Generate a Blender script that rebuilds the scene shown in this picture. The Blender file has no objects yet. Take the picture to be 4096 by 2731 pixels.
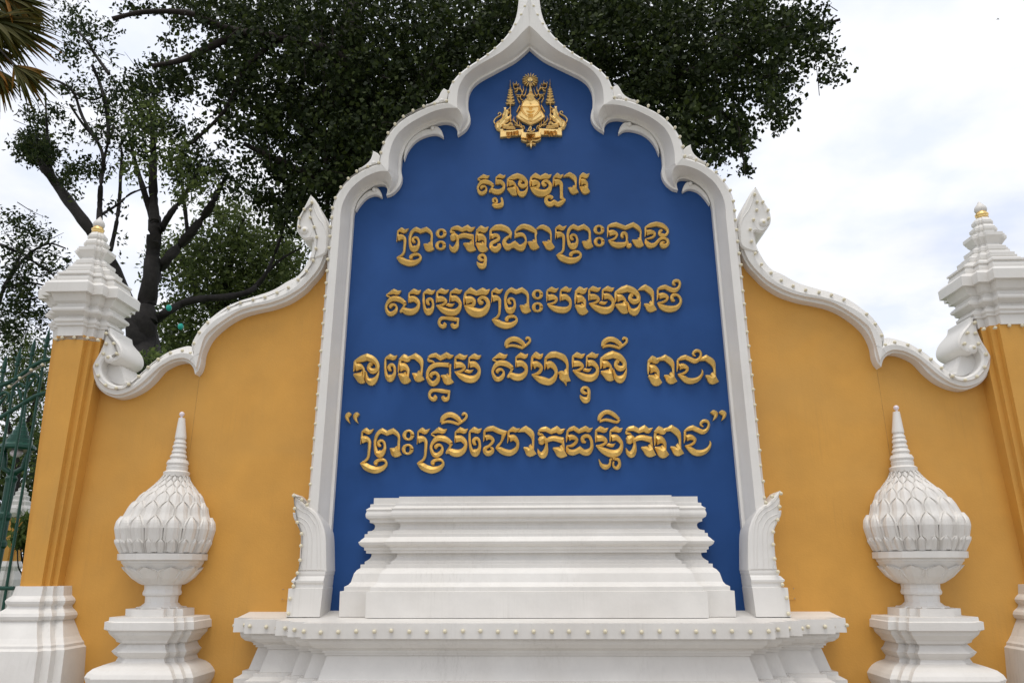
import bpy, bmesh, math, random
import numpy as np
from mathutils import Matrix, Vector
from mathutils.geometry import delaunay_2d_cdt

random.seed(7); RNG = np.random.default_rng(11)
SC = bpy.context.scene
COL = SC.collection

# ------------------------------------------------------------------ camera
F = 2943.2                      # focal length in pixels of the 4096 px wide photograph
CAM = np.array([0.025, -8.5, 1.6])
PITCH, YAW, ROLL = math.radians(17.1405), math.radians(-1.8708), math.radians(-0.1321)
_fw = np.array([math.sin(YAW)*math.cos(PITCH), math.cos(YAW)*math.cos(PITCH), math.sin(PITCH)])
_rt = np.array([math.cos(YAW), -math.sin(YAW), 0.0]); _up = np.cross(_rt, _fw)
_r2 = _rt*math.cos(ROLL)+_up*math.sin(ROLL); _u2 = _up*math.cos(ROLL)-_rt*math.sin(ROLL)
cd = bpy.data.cameras.new("camera"); cam = bpy.data.objects.new("camera", cd); COL.objects.link(cam)
cd.lens = 36*F/4096; cd.sensor_width = 36; cd.sensor_fit = 'HORIZONTAL'; cd.clip_end = 3000
m = Matrix.Identity(4)
for i in range(3):
    m[i][0] = _r2[i]; m[i][1] = _u2[i]; m[i][2] = -_fw[i]; m[i][3] = CAM[i]
cam.matrix_world = m
SC.camera = cam

# ------------------------------------------------------------------ sky and sun
SUN_EL, SUN_ROT = math.radians(74), math.radians(186)
w = bpy.data.worlds.new("World"); SC.world = w; w.use_nodes = True
nt = w.node_tree; nt.nodes.clear()
def N(t, **k):
    n = nt.nodes.new(t)
    for a, b in k.items(): setattr(n, a, b)
    return n
out = N('ShaderNodeOutputWorld'); bg1 = N('ShaderNodeBackground'); bg2 = N('ShaderNodeBackground'); mix = N('ShaderNodeMixShader')
sky = N('ShaderNodeTexSky', sky_type='NISHITA', sun_disc=False, sun_elevation=SUN_EL, sun_rotation=SUN_ROT)
bg1.inputs[1].default_value = 0.12
nt.links.new(sky.outputs[0], bg1.inputs[0])
tc = N('ShaderNodeTexCoord'); sep = N('ShaderNodeSeparateXYZ'); nt.links.new(tc.outputs['Generated'], sep.inputs[0])
mx = N('ShaderNodeMath', operation='MAXIMUM'); nt.links.new(sep.outputs[2], mx.inputs[0]); mx.inputs[1].default_value = 0.0
ad = N('ShaderNodeMath', operation='ADD'); nt.links.new(mx.outputs[0], ad.inputs[0]); ad.inputs[1].default_value = 0.22
cmb = N('ShaderNodeCombineXYZ')
for k in (0, 1):
    dv = N('ShaderNodeMath', operation='DIVIDE'); nt.links.new(sep.outputs[k], dv.inputs[0]); nt.links.new(ad.outputs[0], dv.inputs[1]); nt.links.new(dv.outputs[0], cmb.inputs[k])
nz = N('ShaderNodeTexNoise'); nz.inputs['Scale'].default_value = 2.6; nz.inputs['Detail'].default_value = 7; nz.inputs['Roughness'].default_value = 0.56; nz.inputs['Distortion'].default_value = 0.35
nt.links.new(cmb.outputs[0], nz.inputs['Vector'])
rp = N('ShaderNodeValToRGB'); rp.color_ramp.elements[0].position = 0.30; rp.color_ramp.elements[0].color = (0.86, 0.86, 0.86, 1); rp.color_ramp.elements[1].position = 0.50; rp.color_ramp.elements[1].color = (1, 1, 1, 1)
nt.links.new(nz.outputs['Fac'], rp.inputs[0])
nz2 = N('ShaderNodeTexNoise'); nz2.inputs['Scale'].default_value = 5.0; nz2.inputs['Detail'].default_value = 5
nt.links.new(cmb.outputs[0], nz2.inputs['Vector'])
rp2 = N('ShaderNodeValToRGB'); rp2.color_ramp.elements[0].position = 0.36; rp2.color_ramp.elements[0].color = (0.79, 0.845, 0.99, 1); rp2.color_ramp.elements[1].position = 0.57; rp2.color_ramp.elements[1].color = (0.94, 0.955, 1.0, 1)
nt.links.new(nz2.outputs['Fac'], rp2.inputs[0]); nt.links.new(rp2.outputs[0], bg2.inputs[0]); bg2.inputs[1].default_value = 1.02
nt.links.new(rp.outputs[0], mix.inputs[0]); nt.links.new(bg1.outputs[0], mix.inputs[1]); nt.links.new(bg2.outputs[0], mix.inputs[2]); nt.links.new(mix.outputs[0], out.inputs[0])

sl = bpy.data.lights.new("sun", 'SUN'); sl.energy = 1.5; sl.angle = math.radians(32); sl.color = (1.0, 0.95, 0.87)
so = bpy.data.objects.new("sun", sl); COL.objects.link(so)
sd = Vector((math.sin(SUN_ROT)*math.cos(SUN_EL), math.cos(SUN_ROT)*math.cos(SUN_EL), math.sin(SUN_EL)))
so.rotation_euler = sd.to_track_quat('Z', 'Y').to_euler(); so.location = sd*40
SC.view_settings.view_transform = 'Standard'; SC.view_settings.look = 'None'; SC.view_settings.gamma = 1.0
SC.view_settings.use_curve_mapping = False; SC.view_settings.exposure = 0.1

# ------------------------------------------------------------------ photograph measurements -> metres
FR = {'D': (0, 0, 4096/2352), 'N': (0, 0, 1.0),
      'A': (1880, 670, .21259), 'B1': (1570, 870, .21259), 'B2': (2000, 870, .14881), 'B3': (2350, 870, .14881),
      'C1': (1530, 1110, .17007), 'C2': (1920, 1110, .17007), 'C3': (2320, 1110, .17857),
      'D1': (1400, 1340, .22959), 'D2': (1940, 1340, .2551), 'D3': (2540, 1340, .17857),
      'E1': (1370, 1630, .23384), 'E2': (1880, 1630, .2381), 'E3': (2380, 1630, .22959), 'E0': (1800, 220, .27211),
      'F1': (1480, 320, .22958), 'F2': (1260, 580, .20408), 'F3': (1800, 0, .27211), 'F4': (1160, 760, .25518),
      'F5': (1120, 1900, .3698), 'F6': (360, 1270, .23589), 'F7': (640, 1280, .1658), 'Z4': (0, 800, .5810),
      'Z5': (0, 1600, .7212), 'Z6': (900, 1900, .55272), 'R4': (100, 850, .5423), 'PA': (1340, 1960, .1722), 'PB': (1340, 2220, .1722)}
def ray(fr, x, y):
    x0, y0, s = FR[fr]; u = (x0+x*s-2048)/F; v = (1365.5-(y0+y*s))/F
    return _r2*u + _u2*v + _fw
def px(fr, x, y, Y):
    d = ray(fr, x, y); t = (Y-CAM[1])/d[1]
    return CAM + t*d
def pz(fr, x, y, Z):
    d = ray(fr, x, y); t = (Z-CAM[2])/d[2]
    return CAM + t*d
def pts(s):
    """'x,y,w x,y,wc' -> [(x, y, w, corner)]"""
    o = []
    for tok in s.split():
        c = tok.endswith('c'); tok = tok.rstrip('c'); v = [float(q) for q in tok.split(',')]
        o.append((v[0], v[1], v[2] if len(v) > 2 else 0.0, c))
    return o
def smooth(P, n=4):
    """Catmull-Rom through the points of an array; last column 1 marks a sharp corner"""
    P = np.array(P, float); o = []
    k = len(P)
    for i in range(k-1):
        a, b = P[i, :-1], P[i+1, :-1]
        p = P[i-1, :-1] if i > 0 and not P[i, -1] else 2*a-b
        q = P[i+2, :-1] if i < k-2 and not P[i+1, -1] else 2*b-a
        for j in range(n):
            t = j/n
            o.append(np.append(.5*((2*a)+(b-p)*t+(2*p-5*a+4*b-q)*t*t+(3*a-p-3*b+q)*t**3), 1.0 if (j == 0 and P[i, -1]) else 0.0))
    o.append(P[-1])
    return np.array(o)
def resample(P, n):
    P = np.asarray(P, float); d = np.r_[0, np.cumsum(np.linalg.norm(np.diff(P, axis=0), axis=1))]
    t = np.linspace(0, d[-1], n)
    return np.stack([np.interp(t, d, P[:, k]) for k in range(P.shape[1])], 1)
def curve(segs, Y, n):
    """segs: [(frame, 'x,y x,y ...')] joined, smoothed and resampled, at depth Y"""
    W = []
    for fr, s in segs:
        for (x, y, _, c) in pts(s):
            p = px(fr, x, y, Y); W.append((p[0], p[2], 1.0 if c else 0.0))
    S = smooth(W, 5)[:, :2]
    return resample(S, n)

# ------------------------------------------------------------------ mesh helpers
class MB:
    def __init__(s): s.v = []; s.f = []; s.sm = []
    def add(s, V, Fc, smooth=False):
        b = len(s.v); s.v += [tuple(map(float, q)) for q in V]
        s.f += [tuple(b+i for i in f) for f in Fc]; s.sm += [smooth]*len(Fc)
    def grid(s, rows, closed=False, smooth=False, flip=False):
        n = len(rows[0]); V = [q for r in rows for q in r]; Fc = []
        for i in range(len(rows)-1):
            for j in range(n if closed else n-1):
                a, b = i*n+j, i*n+(j+1) % n
                f = (a, b, b+n, a+n); Fc.append(f[::-1] if flip else f)
        s.add(V, Fc, smooth)
    def prism(s, P, y0, y1, bevel=0):
        """polygon (X, Z) from front y0 to back y1"""
        n = len(P); V = [(p[0], y0, p[1]) for p in P]+[(p[0], y1, p[1]) for p in P]
        s.add(V, [(i, i+n, (i+1) % n+n, (i+1) % n) for i in range(n)]); s.fill(P, y0); s.fill(P, y1)
    def fill(s, P, y):
        """triangulated flat face of an outline, safe for thin tips"""
        n = len(P); r = delaunay_2d_cdt([Vector((p[0], p[1])) for p in P], [(i, (i+1) % n) for i in range(n)], [], 2, 1e-5)
        s.add([(v[0], y, v[1]) for v in r[0]], [tuple(f) for f in r[2]])
    def box(s, x0, x1, y0, y1, z0, z1):
        V = [(x, y, z) for x in (x0, x1) for y in (y0, y1) for z in (z0, z1)]
        s.add(V, [(0, 1, 3, 2), (4, 6, 7, 5), (0, 4, 5, 1), (2, 3, 7, 6), (0, 2, 6, 4), (1, 5, 7, 3)])
    def tube(s, P, R, n=8, cap=True, smooth=True):
        P = np.array(P, float); R = np.broadcast_to(R, len(P)); T = np.gradient(P, axis=0); rows = []
        up = np.array([0.13, 0.21, 0.97]); 
        for p, r, t in zip(P, R, T):
            t = t/(np.linalg.norm(t)+1e-9); a = np.cross(up, t)
            if np.linalg.norm(a) < .1: a = np.cross((1, 0, 0), t)
            a /= np.linalg.norm(a); b = np.cross(t, a)
            rows.append([p+r*(a*math.cos(q)+b*math.sin(q)) for q in np.linspace(0, 2*math.pi, n, endpoint=False)])
        s.grid(rows, True, smooth)
        if cap:
            s.add(rows[0], [tuple(range(n))[::-1]]); s.add(rows[-1], [tuple(range(n))])
    def lathe(s, cx, cy, prof, n=24, smooth=True, rot=0.0):
        prof = [tuple(p) if len(p) == 3 else (p[0], p[1], cx) for p in prof]
        rows = [[(x+r*math.cos(q+rot), cy+r*math.sin(q+rot), z) for q in np.linspace(0, 2*math.pi, n, endpoint=False)] for r, z, x in prof]
        s.grid(rows, True, smooth)
        s.add(rows[-1], [tuple(range(n))]); s.add(rows[0], [tuple(range(n))[::-1]])
    def sphere(s, c, r, n=10, sx=1, sy=1, sz=1):
        rows = []
        for i in range(n//2+1):
            a = math.pi*i/(n//2); rr = max(math.sin(a), 1e-3)
            rows.append([(c[0]+sx*r*rr*math.cos(b), c[1]+sy*r*rr*math.sin(b), c[2]-sz*r*math.cos(a)) for b in np.linspace(0, 2*math.pi, n, endpoint=False)])
        s.grid(rows, True, True)
    def mirror(s):
        o = MB(); o.v = [(-a, b, c) for a, b, c in s.v]; o.f = [f[::-1] for f in s.f]; o.sm = list(s.sm); return o
    def build(s, name, mat, parent=None, normals=True):
        me = bpy.data.meshes.new(name); me.from_pydata(s.v, [], s.f)
        me.polygons.foreach_set('use_smooth', s.sm)
        if normals:
            bm = bmesh.new(); bm.from_mesh(me); bmesh.ops.recalc_face_normals(bm, faces=bm.faces); bm.to_mesh(me); bm.free()
        me.materials.append(mat); me.update()
        o = bpy.data.objects.new(name, me); COL.objects.link(o)
        if parent: o.parent = parent
        return o
def empty(name, label, cat, group=None):
    o = bpy.data.objects.new(name, None); COL.objects.link(o); tag(o, label, cat, group); return o
def tag(o, label, cat, group=None):
    o['label'] = label; o['category'] = cat
    if group: o['group'] = group
    return o
def settle(root, loc):
    """put the empty at the thing's base without moving its parts"""
    root.location = loc
    for c in root.children: c.location = c.location - Vector(loc)

# ------------------------------------------------------------------ materials
def mat(name, col, rough=.6, metal=0.0, var=.08, scale=6.0, bump=.0, bscale=60.0, streak=0.0, streakcol=(.30, .27, .22), spec=.4, blotch=None):
    M = bpy.data.materials.new(name); M.use_nodes = True; t = M.node_tree; L = t.links
    b = t.nodes['Principled BSDF']; b.inputs['Roughness'].default_value = rough; b.inputs['Metallic'].default_value = metal
    b.inputs['Specular IOR Level'].default_value = spec
    co = t.nodes.new('ShaderNodeTexCoord'); n1 = t.nodes.new('ShaderNodeTexNoise'); n1.inputs['Scale'].default_value = scale; n1.inputs['Detail'].default_value = 6; n1.inputs['Roughness'].default_value = .6
    L.new(co.outputs['Object'], n1.inputs['Vector'])
    r = t.nodes.new('ShaderNodeValToRGB'); e = r.color_ramp.elements
    e[0].position = .3; e[1].position = .7
    e[0].color = tuple(c*(1-var) for c in col)+(1,); e[1].color = tuple(min(1, c*(1+var)) for c in col)+(1,)
    L.new(n1.outputs['Fac'], r.inputs[0]); last = r.outputs[0]
    if streak:
        mp = t.nodes.new('ShaderNodeMapping'); mp.inputs['Scale'].default_value = (38, 38, .8); L.new(co.outputs['Object'], mp.inputs[0])
        n2 = t.nodes.new('ShaderNodeTexNoise'); n2.inputs['Scale'].default_value = 1.0; n2.inputs['Detail'].default_value = 5; n2.inputs['Roughness'].default_value = .7; L.new(mp.outputs[0], n2.inputs['Vector'])
        n3 = t.nodes.new('ShaderNodeTexNoise'); n3.inputs['Scale'].default_value = 1.7; n3.inputs['Detail'].default_value = 3; L.new(co.outputs['Object'], n3.inputs['Vector'])
        r2 = t.nodes.new('ShaderNodeValToRGB'); r2.color_ramp.elements[0].position = .50; r2.color_ramp.elements[1].position = .80; L.new(n2.outputs['Fac'], r2.inputs[0])
        r3 = t.nodes.new('ShaderNodeValToRGB'); r3.color_ramp.elements[0].position = .45; r3.color_ramp.elements[1].position = .7; L.new(n3.outputs['Fac'], r3.inputs[0])
        mu = t.nodes.new('ShaderNodeMath'); mu.operation = 'MULTIPLY'; L.new(r2.outputs[0], mu.inputs[0]); L.new(r3.outputs[0], mu.inputs[1])
        mu2 = t.nodes.new('ShaderNodeMath'); mu2.operation = 'MULTIPLY'; L.new(mu.outputs[0], mu2.inputs[0]); mu2.inputs[1].default_value = streak
        mx_ = t.nodes.new('ShaderNodeMixRGB'); L.new(mu2.outputs[0], mx_.inputs[0]); L.new(last, mx_.inputs[1]); mx_.inputs[2].default_value = streakcol+(1,); last = mx_.outputs[0]
    if blotch:
        n4 = t.nodes.new('ShaderNodeTexNoise'); n4.inputs['Scale'].default_value = .8; n4.inputs['Detail'].default_value = 4; n4.inputs['Distortion'].default_value = .6; L.new(co.outputs['Object'], n4.inputs['Vector'])
        r4 = t.nodes.new('ShaderNodeValToRGB'); r4.color_ramp.elements[0].position = .42; r4.color_ramp.elements[1].position = .72; L.new(n4.outputs['Fac'], r4.inputs[0])
        mb = t.nodes.new('ShaderNodeMath'); mb.operation = 'MULTIPLY'; L.new(r4.outputs[0], mb.inputs[0]); mb.inputs[1].default_value = blotch[3]
        mx2 = t.nodes.new('ShaderNodeMixRGB'); L.new(mb.outputs[0], mx2.inputs[0]); L.new(last, mx2.inputs[1]); mx2.inputs[2].default_value = blotch[:3]+(1,); last = mx2.outputs[0]
    L.new(last, b.inputs['Base Color'])
    if bump:
        n5 = t.nodes.new('ShaderNodeTexNoise'); n5.inputs['Scale'].default_value = bscale; n5.inputs['Detail'].default_value = 4; L.new(co.outputs['Object'], n5.inputs['Vector'])
        bp = t.nodes.new('ShaderNodeBump'); bp.inputs['Strength'].default_value = bump; bp.inputs['Distance'].default_value = .01; L.new(n5.outputs['Fac'], bp.inputs['Height']); L.new(bp.outputs[0], b.inputs['Normal'])
    return M
def leafmat(name, c0, c1, c2, trans=.35):
    M = bpy.data.materials.new(name); M.use_nodes = True; t = M.node_tree; L = t.links
    b = t.nodes['Principled BSDF']; b.inputs['Roughness'].default_value = .6; b.inputs['Specular IOR Level'].default_value = .15
    g = t.nodes.new('ShaderNodeNewGeometry'); r = t.nodes.new('ShaderNodeValToRGB'); L.new(g.outputs['Random Per Island'], r.inputs[0])
    e = r.color_ramp.elements; e[0].color = c0+(1,); e[1].color = c2+(1,); e[1].position = 1.0; q = e.new(.6); q.color = c1+(1,)
    L.new(r.outputs[0], b.inputs['Base Color'])
    tr = t.nodes.new('ShaderNodeBsdfTranslucent'); L.new(r.outputs[0], tr.inputs[0]); ms = t.nodes.new('ShaderNodeMixShader'); ms.inputs[0].default_value = trans
    L.new(b.outputs[0], ms.inputs[1]); L.new(tr.outputs[0], ms.inputs[2]); L.new(ms.outputs[0], t.nodes['Material Output'].inputs[0])
    return M
WHITE = mat('white_paint', (.725, .702, .665), rough=.45, var=.035, scale=3.0, bump=.10, bscale=35, streak=.30, blotch=(.62, .58, .52, .35))
WHITED = mat('weathered_white_paint', (.70, .675, .635), rough=.5, var=.05, scale=4.0, bump=.12, bscale=30, streak=.36, blotch=(.57, .53, .48, .45))
YELLOW = mat('ochre_paint', (.61, .306, .056), rough=.62, var=.07, scale=2.2, bump=.16, bscale=60, streak=.30, streakcol=(.33, .18, .055), blotch=(.52, .29, .075, .45))
BLUE = mat('blue_paint', (.0145, .060, .200), rough=.5, spec=.18, var=.07, scale=1.2, bump=.05, bscale=25, streak=.10, streakcol=(.05, .12, .30), blotch=(.03, .10, .31, .5))
GOLD = mat('gold_paint', (.76, .495, .14), rough=.33, metal=.5, var=.16, scale=9, bump=.06, bscale=50, spec=.5)
GILT = mat('bright_gold_leaf', (.88, .61, .24), rough=.3, metal=.7, var=.12, scale=30, bump=.05, bscale=90, spec=.5)
JOINT = mat('plaster_joint_paint', (.42, .23, .06), rough=.7, var=.25, scale=12)
BULB = mat('cream_bulb', (.66, .60, .44), rough=.3, var=.03)
CABLE = mat('grey_cable', (.30, .28, .25), rough=.6, var=.2, scale=20)
LAMP = mat('pinkish_globe', (.78, .70, .74), rough=.25, var=.02)
GREEN = mat('green_metal_paint', (.004, .050, .031), rough=.35, var=.2, scale=12, bump=.05)
BARK = mat('dark_bark', (.024, .021, .019), rough=.9, var=.35, scale=9, bump=.6, bscale=14)
BARKR = mat('brown_bark', (.022, .015, .012), rough=.9, var=.35, scale=9, bump=.6, bscale=14)
GRASS = mat('grass_ground', (.06, .10, .025), rough=.95, var=.4, scale=3, bump=.5, bscale=40)
PAVE = mat('pavement_concrete', (.34, .32, .29), rough=.85, var=.12, scale=2, bump=.2, bscale=30)
DARK = mat('dark_feather', (.05, .045, .04), rough=.8)

# ------------------------------------------------------------------ ground
g = MB(); g.add([(-600, -600, 0), (600, -600, 0), (600, 600, 0), (-600, 600, 0)], [(0, 1, 2, 3)])
o = g.build('ground', GRASS); o['kind'] = 'structure'
g = MB(); g.box(-40, 40, -30, 0.9, -.2, .02)
o = g.build('pavement', PAVE); o['kind'] = 'structure'

# ------------------------------------------------------------------ name sign: frame, panel
n1, n2 = 40, 14
YO, YB, YC, YC2, YL = -.32, -.30, -.12, -.075, -.07
def loft(mb, Cs, smoothf=False):
    rows = [[(p[0], Y, p[1]) for p in P] for P, Y in Cs]
    mb.grid(rows, False, smoothf)
def flare(P, d):
    """offset of an open outline to its left-hand (outer) side"""
    T = np.gradient(P, axis=0); T /= np.linalg.norm(T, axis=1)[:, None]+1e-9
    return P + d*np.stack([T[:, 1], -T[:, 0]], 1)
frame = MB(); BASEZ = 0.95
def lobe(O, B, C, L, S=None, n=n1):
    O_ = curve(O, YO, n); B_ = curve(B, YB, n); C_ = curve(C, YC, n); L_ = curve(L, YL, n)
    if O[0][0] == 'F3':
        for q in (B_, C_, L_): q[0, 0] = 0.0
    S_ = curve(S, -.27, n) if S else flare(O_, .045)
    C2 = C_+.22*(L_-C_)
    loft(frame, [(S_, .24), (S_, -.27), (O_, YO)]); loft(frame, [(O_, YO), (B_, YB)]); loft(frame, [(B_, YB), (.5*(B_+C_), -.205), (C_, YC)])
    loft(frame, [(C_, YC), (C2, YC2), (L_, YL)]); loft(frame, [(L_, YL), (L_, .01)])
    return S_, O_, B_, C_, L_
def tail(Bt, Ct, Lt):
    n = n2
    B3 = [px(f, x, y, YB) for f, s in Bt for (x, y, _, _) in pts(s)]
    k = len(B3); dep = np.linspace(YB, YC, k)
    W = []; i = 0
    for f, s in Bt:
        for (x, y, _, _) in pts(s):
            p = px(f, x, y, dep[i]); W.append((p[0], dep[i], p[2], 0.)); i += 1
    Bw = resample(smooth(W, 5)[:, :3], n)
    C_ = curve(Ct, YC, n); L_ = curve(Lt, YL, n); C2 = C_+.22*(L_-C_)
    frame.grid([[tuple(q) for q in Bw], [(p[0], YC, p[1]) for p in C_], [(p[0], YC2, p[1]) for p in C2], [(p[0], YL, p[1]) for p in L_], [(p[0], .01, p[1]) for p in L_]])
# top lobe
S1, O1, B1_, C1_, L1_ = lobe(
    [('F3', '1140,0 1100,110 1045,240 965,375 885,490 775,615 660,725 550,815 410,910 275,1000 150,1100 50,1220 5,1310'), ('F1', '1380,240 1365,320 1360,402')],
    [('F3', '1162,378 1060,480 960,590 850,690 730,780 560,880 400,970 270,1070 180,1180 120,1320'), ('F1', '1515,380 1522,490')],
    [('F3', '1168,632 1080,710 970,800 850,880 700,960 550,1040 420,1110 320,1190 250,1290 220,1420'), ('F1', '1650,436 1665,500')],
    [('F3', '1168,705 1080,790 970,880 850,950 700,1030 550,1110 430,1180 340,1260 285,1360 268,1450'), ('F1', '1708,436 1712,520')],
    S=[('F3', '1010,0 1003,70 985,200 945,330 875,470 765,605 650,715 540,803 400,898 265,988 138,1088 36,1208 -9,1306'), ('F1', '1360,215 1348,320 1345,392')])
tail([('F1', '1522,490 1568,545 1600,620 1613,700 1600,790 1567,885')], [('F1', '1665,500 1690,620 1665,740 1567,885')], [('F1', '1712,520 1745,640 1738,740 1660,865 1525,960')])
tail([('F1', '1522,490 1568,545 1600,620 1613,700 1600,790 1567,885')], [('F1', '1450,680 1520,730 1558,800 1567,885')], [('F1', '1420,752 1480,795 1520,870 1525,960')])
# middle lobe
S2, O2, B2_, C2_, L2_ = lobe(
    [('F1', '1360,402 1150,440 1000,490 880,545 780,592 610,690 470,810 345,960 265,1115 218,1285 195,1470')],
    [('F1', '1522,490 1380,490 1240,510 1100,550 900,640 720,740 560,860 460,970 390,1100 350,1230 325,1380'), ('F2', '1440,470 1425,515')],
    [('F1', '1450,680 1330,655 1200,665 1050,710 880,790 730,890 620,1000 560,1110 510,1230 480,1370'), ('F2', '1607,490 1615,600')],
    [('F1', '1420,752 1330,735 1230,745 1080,795 930,860 790,950 690,1050 620,1160 570,1290 545,1420'), ('F2', '1682,490 1705,600')])
tail([('F2', '1425,515 1470,580 1500,680 1495,790 1462,900')], [('F2', '1615,600 1590,720 1530,820 1462,900')], [('F2', '1705,600 1690,720 1620,850 1500,955 1398,990')])
tail([('F2', '1425,515 1470,580 1500,680 1495,790 1462,900')], [('F2', '1330,695 1400,740 1450,820 1462,900')], [('F2', '1340,768 1390,800 1420,880 1398,990')])
# lower lobe and jamb
S3, O3, B3_, C3_, L3_ = lobe(
    [('F2', '1297,385 1180,412 1070,455 940,515 860,562 695,680 550,845 445,1015 395,1180 365,1350 350,1568')],
    [('F2', '1425,515 1340,510 1230,525 1100,570 960,640 840,730 720,840 640,950 580,1060 530,1190 500,1350 490,1568')],
    [('F2', '1330,695 1230,690 1120,720 1000,790 880,880 790,980 730,1090 695,1200 680,1340 668,1568')],
    [('F2', '1340,768 1250,770 1140,810 1000,900 900,1000 830,1100 785,1220 755,1350 745,1450 738,1568')])
def dn(P, xe): return np.array([P[-1], [xe, BASEZ]])
XO = px('F5', 340, 0, YO)[0]; XB = px('F5', 432, 0, YB)[0]; XC = px('F5', 540, 0, YC)[0]; XL = px('F5', 592, 0, YL)[0]
oj, bj, cj, lj = dn(O3, XO), dn(B3_, XB), dn(C3_, XC), dn(L3_, XL); sj = np.array([S3[-1], [XO-.03, BASEZ]])
loft(frame, [(sj, .24), (sj, -.27), (oj, YO), (bj, YB), (.5*(bj+cj), -.205), (cj, YC), (cj+.22*(lj-cj), YC2), (lj, YL), (lj, .01)])
tz = O1[0][1]+.75
frame.add([(O1[0][0], YO, O1[0][1]), (0, YB, B1_[0][1]), (0, YO-.025, O1[0][1]), (-.012, -.02, tz), (S1[0][0], -.27, S1[0][1]), (S1[0][0], .24, S1[0][1]), (0, .06, tz), (0, -.03, tz)],
          [(0, 1, 2), (0, 2, 7, 3), (0, 3, 4), (4, 3, 6, 5)])
# back cover of the half frame
half = np.vstack([S1, S2, S3, sj[1:]])
fr2 = frame.mirror(); frame.add(fr2.v, fr2.f)

sign = empty('name_sign', 'tall arched blue name panel with raised gold Khmer lettering inside a scalloped white frame', 'sign')
inner = np.vstack([.45*S1+.55*B1_, .45*S2+.55*B2_, .45*S3+.55*B3_, [(.5*(XO+XB), BASEZ)]])
inner = inner[::2] if len(inner) % 2 else inner
inner = np.vstack([inner, [(.5*(XO+XB), BASEZ)]])
poly = [tuple(p) for p in inner]+[(-p[0], p[1]) for p in inner[::-1]]
pb = MB(); pb.prism(poly, 0.0, .22); panel = pb.build('panel', BLUE, sign)
fo = frame.build('frame', WHITE, sign)
# spur leaves in the notches of the outline and hooked leaves under the lobes
def both(mb, name, material, parent):
    a = mb.build(name, material, parent); b = mb.mirror().build(name, material, parent); return a, b
def poly_px(fr, s, Y): 
    P = [px(fr, x, y, Y) for (x, y, _, _) in pts(s)]
    return [(p[0], p[2]) for p in P]
def spoly(fr, s, Y, n=4):
    W = [(px(fr, x, y, Y)[0], px(fr, x, y, Y)[2], 1. if c else 0.) for (x, y, _, c) in pts(s)]
    W.append(W[0]); W[-1] = W[-1][:2]+(1.,); W[0] = W[0][:2]+(1.,)
    return [tuple(q[:2]) for q in smooth(W, n)[:-1]]
def relief(mb, P, y0, y1, lip=.012):
    """prism whose front has a small chamfer"""
    P = np.array(P); a = .5*np.sum(P[:, 0]*np.roll(P[:, 1], -1)-np.roll(P[:, 0], -1)*P[:, 1])
    T = np.roll(P, -1, 0)-np.roll(P, 1, 0); T /= np.linalg.norm(T, axis=1)[:, None]+1e-9
    I = P + lip*np.sign(a)*np.stack([-T[:, 1], T[:, 0]], 1); n = len(P)
    V = [(p[0], y0, p[1]) for p in I]+[(p[0], y0+lip, p[1]) for p in P]+[(p[0], y1, p[1]) for p in P]
    Fc = []; mb.fill(I, y0); mb.fill(P, y1)
    for k in (0, n): Fc += [(k+i, k+i+n, k+(i+1) % n+n, k+(i+1) % n) for i in range(n)]
    mb.add(V, Fc)
q = MB(); relief(q, spoly('F1', '1360,405c 1362,215c 1290,172c 1240,240 1195,330 1110,405 960,475c 1120,450', -.10), -.14, .1)
q.sphere(tuple(px('F1', 1250, 370, -.15)), .035, 8)
both(q, 'leaf_ornament', WHITE, fo)
q = MB(); relief(q, spoly('F2', '1297,388c 1292,275 1245,195 1143,140c 1133,220 1090,320 1000,410 860,505c 1080,455', -.10), -.14, .1)
q.sphere(tuple(px('F2', 1150, 360, -.15)), .032, 8)
both(q, 'leaf_ornament', WHITE, fo)
q = MB(); relief(q, spoly('F1', '1060,850c 1080,815 1130,803 1190,820 1245,880 1275,960 1281,1000c 1180,945 1080,940 960,970 850,1020 740,1110 650,1240 590,1400c 600,1230 690,1060 800,950 940,870', -.06), -.065, .01)
q.sphere(tuple(px('F1', 1092, 850, -.07)), .032, 10)
both(q, 'hooked_leaf', WHITE, fo)
q = MB(); relief(q, spoly('F2', '1125,880c 1150,845 1195,832 1240,850 1290,920 1312,985 1306,1026c 1210,975 1120,978 1000,1035 890,1150 795,1290c 810,1180 860,1080 960,965 1060,895', -.06), -.065, .01)
q.sphere(tuple(px('F2', 1160, 882, -.07)), .030, 10)
both(q, 'hooked_leaf', WHITE, fo)
# flame crested brackets at the foot of the frame
br = MB(); Yb = -.37
relief(br, spoly('F5', '140,195c 165,208 215,262 265,322 330,352 390,405 435,480 470,570 490,690 497,1038c 195,1036c 205,950 215,800 222,680 212,600 182,535c 190,500 160,492 140,445 138,400c 162,400 150,330 155,272c 160,255', Yb), Yb, .0, .015)
lv = [(75, 1530, 437, 1512), (102, 1222, 470, 1220), (160, 1216, 466, 1214), (165, 1180, 472, 1178), (135, 1160, 474, 1160), (128, 1140, 476, 1140), (165, 1100, 482, 1098), (185, 1090, 480, 1090), (175, 1068, 490, 1068), (175, 1040, 492, 1038), (200, 1033, 492, 1032)]
rows = []
for (xl, yl, xr, yr) in lv:
    a = px('F5', xl, yl, Yb); b = px('F5', xr, yr, Yb); e = (px('F5', 175, yl, Yb)[0]-a[0])*.5
    e = min(max(e, -.03), .03)
    rows.append([(a[0], .0, a[2]), (a[0], Yb-e, a[2]), (b[0], Yb-e, a[2]), (b[0], .0, a[2])])
br.grid(rows, True); br.add(rows[-1], [(0, 1, 2, 3)])
brk = br
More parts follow.
